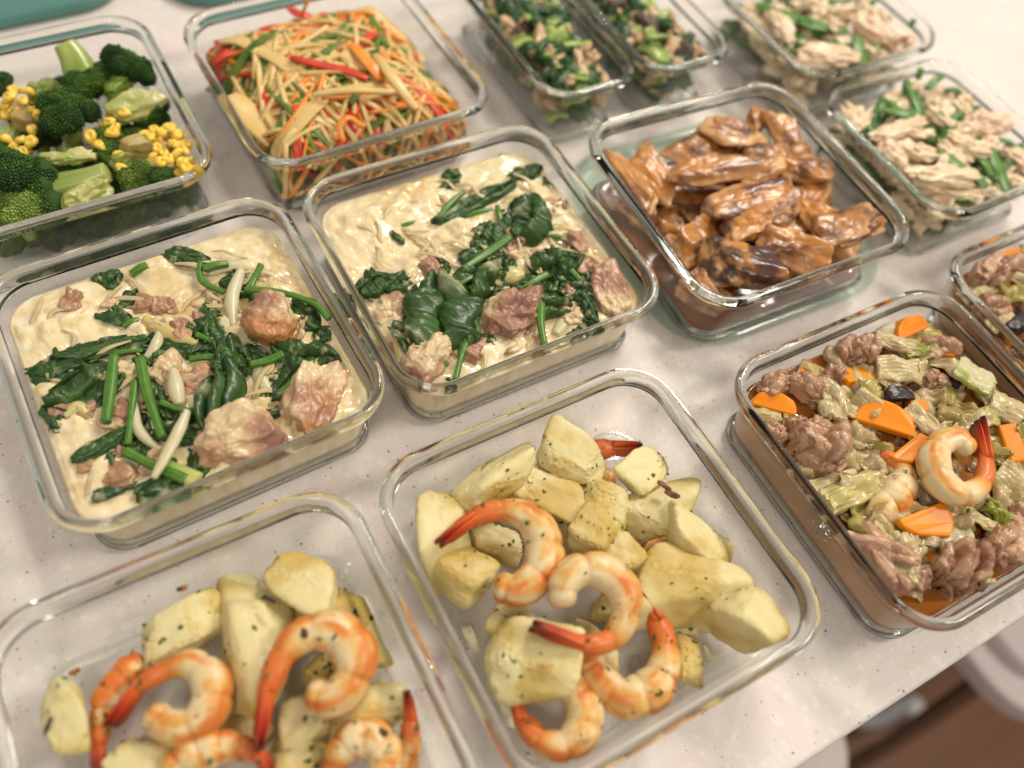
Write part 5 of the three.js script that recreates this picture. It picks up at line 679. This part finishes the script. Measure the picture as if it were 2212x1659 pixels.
// ---------------------------------------------------------------- julienned pepper and potato salad
function local(k, x, y, z) { return new THREE.Vector3(x, y, z).applyAxisAngle(new THREE.Vector3(0, 1, 0), k.turn).add(new THREE.Vector3(k.x, k.y, k.z)); }
{
  const k = K.H, cols = { potato: [C(232, 202, 134), C(206, 166, 94)], carrot: [C(240, 158, 62), C(224, 120, 34)], green: [C(110, 136, 44), C(48, 84, 30)], red: [C(222, 70, 36), C(178, 24, 20)] };
  const NAMES = { potato: ['potato_strip', 'pale yellow potato strip in the pepper salad', 'potato', 'potato strips in the pepper salad'], carrot: ['carrot_strip', 'thin orange carrot strip in the pepper salad', 'carrot', 'carrot strips in the pepper salad'], green: ['green_pepper_strip', 'green pepper strip in the pepper salad', 'pepper', 'green pepper strips in the pepper salad'], red: ['red_pepper_strip', 'red pepper strip in the pepper salad', 'pepper', 'red pepper strips in the pepper salad'] };
  const dome = (x, z) => { const e = Math.max(Math.abs(x / 0.069) ** 2.5, Math.abs(z / 0.067) ** 2.5); return 0.014 + 0.040 * clamp(1 - e) ** 0.5 - 0.007 * smooth(0.02, 0.06, x); };
  const inBox = (x, z) => x > -0.062 && x < 0.062 && z > -0.060 && z < 0.060;
  const strip = (seed, kind, pts, w, t, sq = 4) => stalk(pts, (u) => w * (0.75 + 0.35 * Math.sin(Math.PI * u) ** 0.5), () => t, { nu: 12, nv: 8, square: sq, color: (u, v) => mixC(cols[kind][0], cols[kind][1], clamp(0.4 + 0.9 * nz(u * 4 + seed, v * 3, 1))) });
  const layer = (n, seed, drop, merged) => {
    const r = rng(seed), out = [];
    for (let i = 0; i < n; i++) {
      const q = r(), kind = q < 0.52 ? 'potato' : q < 0.72 ? 'carrot' : q < 0.93 ? 'green' : 'red', L = (kind === 'red' ? 0.030 : 0.040) + r() * 0.028, x = (r() - 0.5) * 0.122, z = (r() - 0.5) * 0.118 - 0.001, a = r() * Math.PI, bend = (r() - 0.5) * (kind === 'carrot' ? 1.6 : 0.7), pts = [], w = kind === 'red' ? 0.0055 : kind === 'green' ? 0.0042 : kind === 'potato' ? 0.0029 : 0.0024;
      const wd = r() < 0.08 && kind === 'potato' ? 3 : 1, d = drop * r(); let cx = x - Math.cos(a) * L / 2, cz = z - Math.sin(a) * L / 2, ok = true; const st = 4;
      for (let j = 0; j <= st; j++) { const aa = a + bend * (j / st - 0.5); if (!inBox(cx, cz)) ok = false; { const hy = Math.max(0.008, dome(cx, cz) - d + 0.003 * r()), lx = k.w / 2 - inIn(hy) - 0.0025 - 0.006 * clamp((0.016 - hy) / 0.01); pts.push(local(k, clamp(cx, -lx, lx), hy, clamp(cz, -lx, lx))); }; cx += Math.cos(aa) * L / st; cz += Math.sin(aa) * L / st; }
      const c = pts[2].clone(); if (!merged) pts.forEach((p) => p.sub(c)); const g = strip(seed + i, kind, pts, w * wd * (0.85 + 0.4 * r()), kind === 'red' || kind === 'green' ? 0.0016 : 0.0024);
      if (merged) out.push(bare(g)); else { const m = mesh(NAMES[kind][0], g, F.veg2); m.position.copy(c); tag(m, NAMES[kind][1], NAMES[kind][2], NAMES[kind][3]); }
    }
    return out;
  };
  F.veg2 = food({ roughness: 0.34 }); F.veg2.color.setRGB(0.95, 0.9, 0.84);
  const under = mesh('shredded_vegetables', mergeGeometries([...layer(260, 91, 0.030, true), ...layer(200, 92, 0.014, true)]), F.veg2); tag(under, 'dense lower mass of julienned vegetables filling the pepper salad dish', 'salad'); under.userData.kind = 'stuff';
  layer(240, 93, 0.006, false);
  const own = (seed, kind, w, t, desc, pts) => { const P = pts.map(([x, y, h]) => at(x, y, h - 0.006)), c = P[P.length >> 1].clone(), W = w / perMetre(c); P.forEach((p) => p.sub(c)); const m = mesh(NAMES[kind][0], strip(seed, kind, P, W, t), F.veg2); m.position.copy(c); tag(m, desc, NAMES[kind][2]); };
  own(1, 'red', 18, 0.002, 'long bright red pepper strip on top of the pepper salad', [[628, 124, 0.062], [690, 140, 0.063], [750, 152, 0.062], [794, 170, 0.060]]); own(2, 'red', 16, 0.002, 'dark red pepper strip bending over the back corner of the pepper salad', [[458, 142, 0.046], [476, 124, 0.050], [512, 108, 0.050]]); own(3, 'red', 20, 0.002, 'red pepper strip standing up at the back of the pepper salad', [[624, 16, 0.052], [646, 30, 0.056], [672, 36, 0.054]]); own(4, 'carrot', 16, 0.002, 'orange strip pointing up at the back of the pepper salad', [[652, 34, 0.054], [660, 12, 0.062], [668, -6, 0.068]]);
  own(5, 'potato', 60, 0.005, 'wide potato slab against the side wall of the pepper salad', [[496, 212, 0.046], [550, 260, 0.044], [606, 312, 0.038]]); own(6, 'potato', 40, 0.004, 'second potato slab near the front of the pepper salad', [[578, 240, 0.047], [620, 290, 0.044], [650, 330, 0.038]]); own(7, 'potato', 15, 0.003, 'long bent potato strip across the pepper salad', [[682, 204, 0.062], [740, 196, 0.064], [800, 196, 0.064], [850, 200, 0.062]]); own(8, 'carrot', 14, 0.002, 'curled carrot strip near the front of the pepper salad', [[742, 306, 0.048], [734, 272, 0.054], [752, 254, 0.056], [786, 274, 0.050]]); own(9, 'red', 30, 0.002, 'wide red pepper piece along the back of the pepper salad', [[690, 34, 0.050], [740, 42, 0.052], [804, 46, 0.050]]);
  own(10, 'potato', 22, 0.003, 'pale potato strip crossing down the middle of the pepper salad', [[812, 120, 0.062], [852, 174, 0.064], [900, 236, 0.056]]); own(11, 'carrot', 26, 0.002, 'broad carrot strip near the top of the pepper salad', [[760, 96, 0.063], [800, 140, 0.064], [826, 172, 0.060]]);
}
// ---------------------------------------------------------------- chopped greens in the two narrow dishes, chicken and chives in the two small ones
{
  const chop = (k, key, n, seed, where, clip) => {
    const r = rng(seed), W = k.w / 2 - 0.016, D = k.d / 2 - 0.018;
    const kinds = [['leafy_green', 'dark green chopped leaf', 'leaf', C(34, 66, 34), C(58, 96, 44)], ['green_stalk', 'light green chopped stalk', 'greens', C(174, 186, 104), C(116, 150, 62)], ['chicken_shred', 'tan shred of chicken', 'chicken', C(226, 196, 152), C(186, 146, 106)], ['mushroom_bit', 'dark brown mushroom bit', 'mushroom', C(98, 72, 58), C(62, 44, 40)]];
    const pools = kinds.map(([, , , c0, c1], t) => [0, 1, 2, 3, 4].map((i) => t === 0 ? leafGeo(0.024, 0.013, seed + i * 7 + t, { amp: 0.3, nu: 14, nv: 9, color: (u, v) => mixC(c0, c1, clamp(0.5 + nz(u * 4, v * 4, i))) }) : t === 1 ? stalk([new THREE.Vector3(-0.008, 0, 0), new THREE.Vector3(0, 0.0015, 0.001 * i), new THREE.Vector3(0.008, 0, 0)], () => 0.006 + 0.0008 * i, () => 0.003, { nu: 8, nv: 12, square: 2.5, groove: 0.08, color: (u, v) => mixC(c0, c1, clamp(0.5 + 0.5 * Math.sin(v * 20 + i))) }) : chunk([0.020 - 0.002 * i, 0.005, t === 3 ? 0.009 : 0.007], { seed: seed + i + t * 11, planes: 3, sharp: 5, rough: 0.0009, freq: 300, lump: 0.2, grain: 0.0008, detail: 8, color: (d, p, ox) => mixC(c0, c1, clamp(0.5 + fbm(p.x * 150 + ox, p.y * 150, p.z * 150, 3))) })));
    const mats = [F.leaf, F.veg2, F.pork, F.pork];
    for (let i = 0; i < n; i++) {
      const q = r(), t = q < 0.28 ? 0 : q < 0.56 ? 1 : q < 0.92 ? 2 : 3, x = (r() * 2 - 1) * W, z = (r() * 2 - 1) * D; const lay = i < n * 0.45 ? 0 : 1; if (clip && !clip(x, z)) continue;
      const edge = Math.max(Math.abs(x) / W, Math.abs(z) / D), y = lay ? 0.033 + 0.010 * (1 - edge ** 3) + 0.004 * r() : 0.014 + 0.022 * r();
      const m = mesh(kinds[t][0], pools[t][Math.floor(r() * 5)], mats[t]); m.position.copy(local(k, x, y, z)); m.rotation.set((r() - 0.5) * 1.2, r() * 6.28, (r() - 0.5) * 1.0); m.scale.setScalar(0.85 + r() * 0.5); contain(m, k);
      tag(m, kinds[t][1] + ' in the ' + where, kinds[t][2], kinds[t][1] + ' pieces in the ' + where);
    }
  };
  chop(K.I, 'I', 190, 31, 'narrow glass dish beside the pepper salad'); chop(K.J, 'J', 190, 47, 'narrow glass dish nearest the far chicken salad', (x, z) => z > -0.03 || x < 0.012);
  const shredCol = (pink) => (d, p, ox) => mixC(mixC(C(246, 226, 190), C(220, 186, 142), clamp(0.45 + fbm(p.x * 60 + ox, p.y * 200, p.z * 200, 3) * 1.3)), C(238, 196, 166), pink);
  const shred = (key, seed, ax, ay, bx, by, w, h, desc = 'pale shred of chicken', o = {}) => { const s = span(ax, ay, bx, by, w, h, o.h2 ?? h, (rng(seed)() - 0.5) * 0.8), g = chunk([s.L * 1.05, clamp(s.W * 0.6, 0.005, 0.012), s.W], { seed, planes: 4, sharp: 4.5, rough: 0.0010, freq: 170, lump: 0.22, fold: 0.0014, foldFreq: 90, grain: 0.0011, detail: 14, color: shredCol(o.pink ?? 0) }); return piece(place(mesh('chicken_shred', g, F.pork), s.m), desc, 'chicken', key, (ax + bx) / 2, (ay + by) / 2); };
  const chiveCol = (u, v) => mixC(C(46, 96, 34), C(104, 146, 56), clamp(0.5 + 0.5 * Math.sin(v * 30) + 0.3 * nz(u * 5, v, 3)));
  const chive = (key, seed, w, desc, pts) => { const P = pts.map(([x, y, h]) => at(x, y, h)), c = P[P.length >> 1].clone(), W = w / perMetre(c); P.forEach((p) => p.sub(c)); if (P.length === 2) P.splice(1, 0, P[0].clone().lerp(P[1], 0.5).add(new THREE.Vector3(0, 0.003, 0))); const m = mesh('chive_strip', stalk(P, (u) => W * (0.8 + 0.3 * Math.sin(Math.PI * u)), () => 0.0022, { nu: 14, nv: 12, square: 2.4, groove: 0.1, color: chiveCol }), F.leaf); m.position.copy(c); return piece(m, desc, 'chive', key, pts[pts.length >> 1][0], pts[pts.length >> 1][1]); };
  const s = (...a) => shred('L', ...a), H0 = 0.039;
  s(901, 1842, 252, 1956, 172, 24, H0, 'long shred of chicken by the back wall'); s(902, 1886, 296, 2002, 262, 44, H0 + 0.008, 'broad shred of chicken', { pink: 0.3 }); s(903, 1884, 318, 1944, 354, 44, H0 + 0.006, 'rounded shred of chicken', { pink: 0.4 }); s(904, 1946, 320, 2024, 340, 48, H0 + 0.009, 'cream coloured shred of chicken'); s(905, 1966, 380, 2104, 376, 58, H0 + 0.010, 'largest shred of chicken'); s(906, 2016, 412, 2142, 450, 40, H0 + 0.004, 'shred of chicken by the near wall'); s(907, 2088, 262, 2178, 276, 50, H0 + 0.010, 'pinkish shred of chicken', { pink: 0.7 }); s(908, 2000, 232, 2060, 270, 34, H0 + 0.010, 'ruffled shred of chicken'); s(909, 2050, 300, 2144, 336, 44, H0 + 0.010, 'fibrous shred of chicken'); s(910, 2058, 204, 2104, 226, 30, H0 + 0.004, undefined, { pink: 0.4 }); s(911, 2106, 412, 2168, 424, 32, H0 + 0.002); s(912, 2168, 320, 2216, 350, 40, H0 + 0.004, 'shred of chicken at the frame edge'); s(913, 1990, 402, 2040, 434, 32, H0); s(914, 1900, 250, 1950, 220, 26, H0 - 0.002); s(915, 2120, 300, 2150, 320, 34, H0 + 0.006, undefined, { pink: 0.5 }); s(916, 1850, 300, 1900, 340, 40, 0.030, 'low shred of chicken'); s(917, 1930, 380, 1980, 410, 40, 0.030, 'low shred of chicken'); s(918, 2040, 340, 2100, 360, 50, 0.034, 'hidden shred of chicken'); s(919, 1960, 280, 2020, 300, 50, 0.034, 'hidden shred of chicken'); s(920, 2100, 350, 2160, 390, 50, 0.034, 'low shred of chicken'); s(921, 1870, 270, 1910, 240, 36, 0.028, 'low shred of chicken'); s(922, 1980, 430, 2030, 446, 30, 0.024, 'bottom shred of chicken'); s(923, 2030, 240, 2100, 260, 46, 0.036, 'hidden shred of chicken'); s(924, 2066, 216, 2092, 250, 22, H0 + 0.008, 'thin looped shred of chicken'); s(925, 1820, 300, 1860, 350, 30, 0.022, 'shred of chicken against the wall'); s(926, 2176, 390, 2214, 400, 36, H0 - 0.002, 'shred of chicken in the corner');
  const c = (...a) => chive('L', ...a);
  c(931, 26, 'broad green chive strip', [[1906, 236, H0 + 0.008], [1960, 246, H0 + 0.011], [2000, 242, H0 + 0.009]]); c(932, 18, 'upright green chive strip', [[1962, 190, H0 + 0.010], [1976, 216, H0 + 0.011], [1988, 246, H0 + 0.010]]); c(933, 26, 'wide dark chive strip', [[2026, 330, H0 + 0.010], [2080, 362, H0 + 0.012], [2134, 402, H0 + 0.008]]); c(934, 28, 'drooping chive strip', [[2148, 328, H0 + 0.010], [2168, 376, H0 + 0.009], [2184, 424, H0 + 0.003]]); c(935, 18, 'chive strip at the side wall', [[1860, 268, H0 - 0.002], [1892, 304, H0 - 0.002]]); c(936, 14, 'small raised chive tip', [[1982, 172, H0 + 0.010], [1988, 148, H0 + 0.014]]); c(937, 16, 'slanting chive strip', [[2002, 192, H0 + 0.010], [2036, 166, H0 + 0.010]]); c(938, 16, 'short chive strip', [[2040, 196, H0 + 0.006], [2082, 206, H0 + 0.005]]); c(939, 12, 'thin chive strip', [[2130, 236, H0 + 0.002], [2176, 252, H0]]); c(940, 20, 'chive strip under chicken', [[1904, 210, H0], [1950, 262, H0 + 0.006]]); c(941, 20, 'dark chive strip beside chicken', [[2100, 330, H0 + 0.006], [2146, 392, H0 + 0.006]]); c(942, 16, 'chive strip in shade', [[2020, 280, H0 + 0.004], [2050, 292, H0 + 0.004]]); c(943, 14, 'yellow green chive bit', [[2040, 302, H0 + 0.008], [2058, 292, H0 + 0.008]]); c(944, 18, 'low chive strip', [[1840, 330, 0.026], [1890, 380, 0.026]]); c(945, 18, 'low chive strip', [[1960, 420, 0.026], [2020, 440, 0.026]]); c(946, 16, 'chive strip along the rim', [[2120, 380, H0 + 0.004], [2160, 430, H0]]); c(947, 14, 'chive strip between shreds', [[1990, 360, H0 + 0.004], [2010, 350, H0 + 0.006]]); c(948, 14, 'chive strip lying flat', [[2150, 300, H0 + 0.006], [2200, 330, H0 + 0.004]]);
  const t = (...a) => shred('K', ...a), d = (...a) => chive('K', ...a);
  t(951, 1702, 136, 1836, 146, 58, H0 + 0.008, 'large pink tinged shred of chicken', { pink: 0.3 }); t(952, 1680, 26, 1708, 92, 42, H0 + 0.008, 'upright shred of chicken', { pink: 0.3 }); t(953, 1760, 10, 1780, 46, 50, H0 + 0.006); t(954, 1842, 44, 1934, 92, 52, H0 + 0.009, 'pinkish ruffled shred of chicken', { pink: 0.6 }); t(955, 1930, 112, 1974, 84, 30, H0 + 0.006, 'shred of chicken by the side wall', { pink: 0.5 }); t(956, 1870, 124, 1930, 130, 36, H0 + 0.004, undefined, { pink: 0.4 }); t(957, 1790, 20, 1850, 40, 36, H0 + 0.004); t(958, 1600, 40, 1660, 100, 46, 0.036, 'shred of chicken behind the glass wall'); t(959, 1630, 90, 1680, 140, 44, 0.030, 'low shred of chicken'); t(960, 1950, 66, 1968, 100, 22, H0 + 0.010, 'raised shred of chicken', { pink: 0.5 }); t(961, 1720, 80, 1790, 100, 44, 0.036, 'hidden shred of chicken'); t(962, 1800, 90, 1860, 110, 46, 0.036, 'hidden shred of chicken'); t(963, 1880, 20, 1930, 40, 40, 0.04, 'far shred of chicken'); t(964, 1590, 10, 1640, 40, 40, 0.034, 'far shred of chicken'); t(965, 1700, 160, 1760, 180, 36, 0.022, 'bottom shred of chicken'); t(966, 1770, 60, 1800, 90, 30, H0 + 0.004, 'small shred of chicken');
  d(971, 40, 'wide dark chive strip', [[1640, 8, H0 + 0.004], [1730, 44, H0 + 0.010], [1830, 66, H0 + 0.008]]); d(972, 30, 'chive strip pointing down', [[1852, 80, H0 + 0.009], [1858, 110, H0 + 0.008], [1866, 142, H0 + 0.004]]); d(973, 22, 'short chive strip at the back', [[1826, 20, H0 + 0.004], [1866, 40, H0 + 0.006]]); d(974, 20, 'chive strip beside pink chicken', [[1884, 96, H0 + 0.006], [1900, 126, H0 + 0.003]]); d(975, 12, 'chive tip raised above the rim', [[1966, 60, H0 + 0.012], [1972, 44, H0 + 0.016]]); d(976, 18, 'chive strip under the rim', [[1838, 140, 0.04], [1886, 138, 0.04]]); d(977, 22, 'chive strip by the upright chicken', [[1690, 60, H0], [1740, 96, H0 + 0.002]]); d(978, 18, 'low chive strip', [[1620, 60, 0.028], [1680, 120, 0.028]]);
}
// the fuller mass of shreds and green bits below the pieces that lie on top
{
  const r = rng(61), greens = [0, 1, 2, 3].map((i) => leafGeo(0.022 + 0.004 * i, 0.006 + 0.001 * i, 40 + i, { amp: 0.22, nu: 16, nv: 8, color: (u, v) => mixC(C(42, 84, 34), C(96, 138, 56), clamp(0.5 + nz(u * 5, v * 4, i))) })), shreds = [0, 1, 2, 3, 4].map((i) => chunk([0.026 - 0.002 * i, 0.006, 0.008 + 0.001 * i], { seed: 300 + i, planes: 4, sharp: 4.5, rough: 0.0010, freq: 200, lump: 0.24, fold: 0.0012, foldFreq: 110, grain: 0.0010, detail: 9, color: (d, p, ox) => mixC(C(246, 226, 190), C(218, 184, 142), clamp(0.45 + fbm(p.x * 60 + ox, p.y * 200, p.z * 200, 3) * 1.3)) }));
  for (const [key, n, where] of [['L', 150, 'small glass dish beside the glazed chicken'], ['K', 130, 'small glass dish at the far end']]) for (let i = 0; i < n; i++) {
    const k = K[key], g = r() < 0.38, x = (r() - 0.5) * 0.098, z = (r() - 0.5) * 0.098, e = Math.max(Math.abs(x), Math.abs(z)) / 0.049, y = i < n * 0.55 ? 0.010 + 0.022 * r() : 0.034 + 0.010 * (1 - e * e) + 0.003 * r();
    const m = mesh(g ? 'chive_bit' : 'chicken_shred', g ? greens[Math.floor(r() * 4)] : shreds[Math.floor(r() * 5)], g ? F.leaf : F.pork); m.position.copy(local(k, x, y, z)); m.rotation.set((r() - 0.5) * 1.0, r() * 6.28, (r() - 0.5) * 0.8); m.scale.setScalar(0.85 + 0.45 * r()); contain(m, k);
    tag(m, (g ? 'small green chive bit in the ' : 'small pale chicken shred in the ') + where, g ? 'chive' : 'chicken', (g ? 'chive bits in the ' : 'small chicken shreds in the ') + where);
  }
}
// ---------------------------------------------------------------- lids lying beyond the dishes, and the chairs
lid('teal glass lid lying on the counter behind the broccoli dish', -0.010, -0.688, 0.01, 0.168, 0.010);
lid('teal glass lid lying on the counter behind the pepper salad', 0.175, -0.662, 0.02, 0.165, 0.010);
{
  const seat = (w, d, r, t) => { const s = new THREE.Shape(), x = w / 2, z = d / 2; s.moveTo(-x + r, -z); s.lineTo(x - r, -z); s.quadraticCurveTo(x, -z, x, -z + r); s.lineTo(x, z - r); s.quadraticCurveTo(x, z, x - r, z); s.lineTo(-x + r, z); s.quadraticCurveTo(-x, z, -x, z - r); s.lineTo(-x, -z + r); s.quadraticCurveTo(-x, -z, -x + r, -z); const g = new THREE.ExtrudeGeometry(s, { depth: t, bevelEnabled: true, bevelThickness: 0.006, bevelSize: 0.006, bevelSegments: 4, curveSegments: 14 }); g.rotateX(Math.PI / 2); return g; };
  const chair = (label, x, z) => {
    const c = top('dining_chair', label, 'chair'); c.position.set(x, -0.9, z);
    mesh('seat', seat(0.392, 0.42, 0.07, 0.020), M.chair, c).position.y = 0.462;
    const b = mesh('cushion', seat(0.335, 0.362, 0.05, 0.010), M.chair, c); b.position.y = 0.482;
    for (const [sx, sz] of [[-1, -1], [1, -1], [-1, 1], [1, 1]]) mesh('leg', stalk([new THREE.Vector3(sx * 0.14, 0.44, sz * 0.15), new THREE.Vector3(sx * 0.16, 0.22, sz * 0.17), new THREE.Vector3(sx * 0.175, 0.012, sz * 0.185)], () => 0.022, () => 0.022, { nu: 6, nv: 14, square: 2 }), M.metal, c);
    return c;
  };
  chair('white chair tucked under the counter, cut off by the right edge', 0.805, -0.07);
  chair('white chair tucked under the counter, cut off by the bottom edge', 0.240, -0.125);
  // the foot of a stand under the counter: a dark tube ending in a round pale cap
  const f = top('stand_foot', 'dark metal foot with round pale cap on the floor between the chairs', 'stand'), a = at(1962, 1524, -0.866), b = at(1862, 1560, -0.86), e = b.clone().add(new THREE.Vector3(-0.08, 0.03, -0.12)); f.position.copy(a);
  mesh('tube', stalk([new THREE.Vector3(0, 0, -0.004), b.clone().sub(a), e.clone().sub(a)], () => 0.030, () => 0.030, { nu: 10, nv: 16, square: 2 }), M.metal, f);
  const cap = mesh('cap', new THREE.SphereGeometry(0.0165, 24, 16), M.pad, f); cap.position.set(0.002, 0.004, 0.004);
}

containAll();
labelPieces();

// ---------------------------------------------------------------- draw
const renderer = new THREE.WebGLRenderer({ antialias: true });
renderer.setSize(1024, 768); renderer.shadowMap.enabled = true;
renderer.toneMapping = THREE.LinearToneMapping; renderer.toneMappingExposure = 0.96; renderer.outputColorSpace = THREE.SRGBColorSpace;
renderer.render(scene, camera);
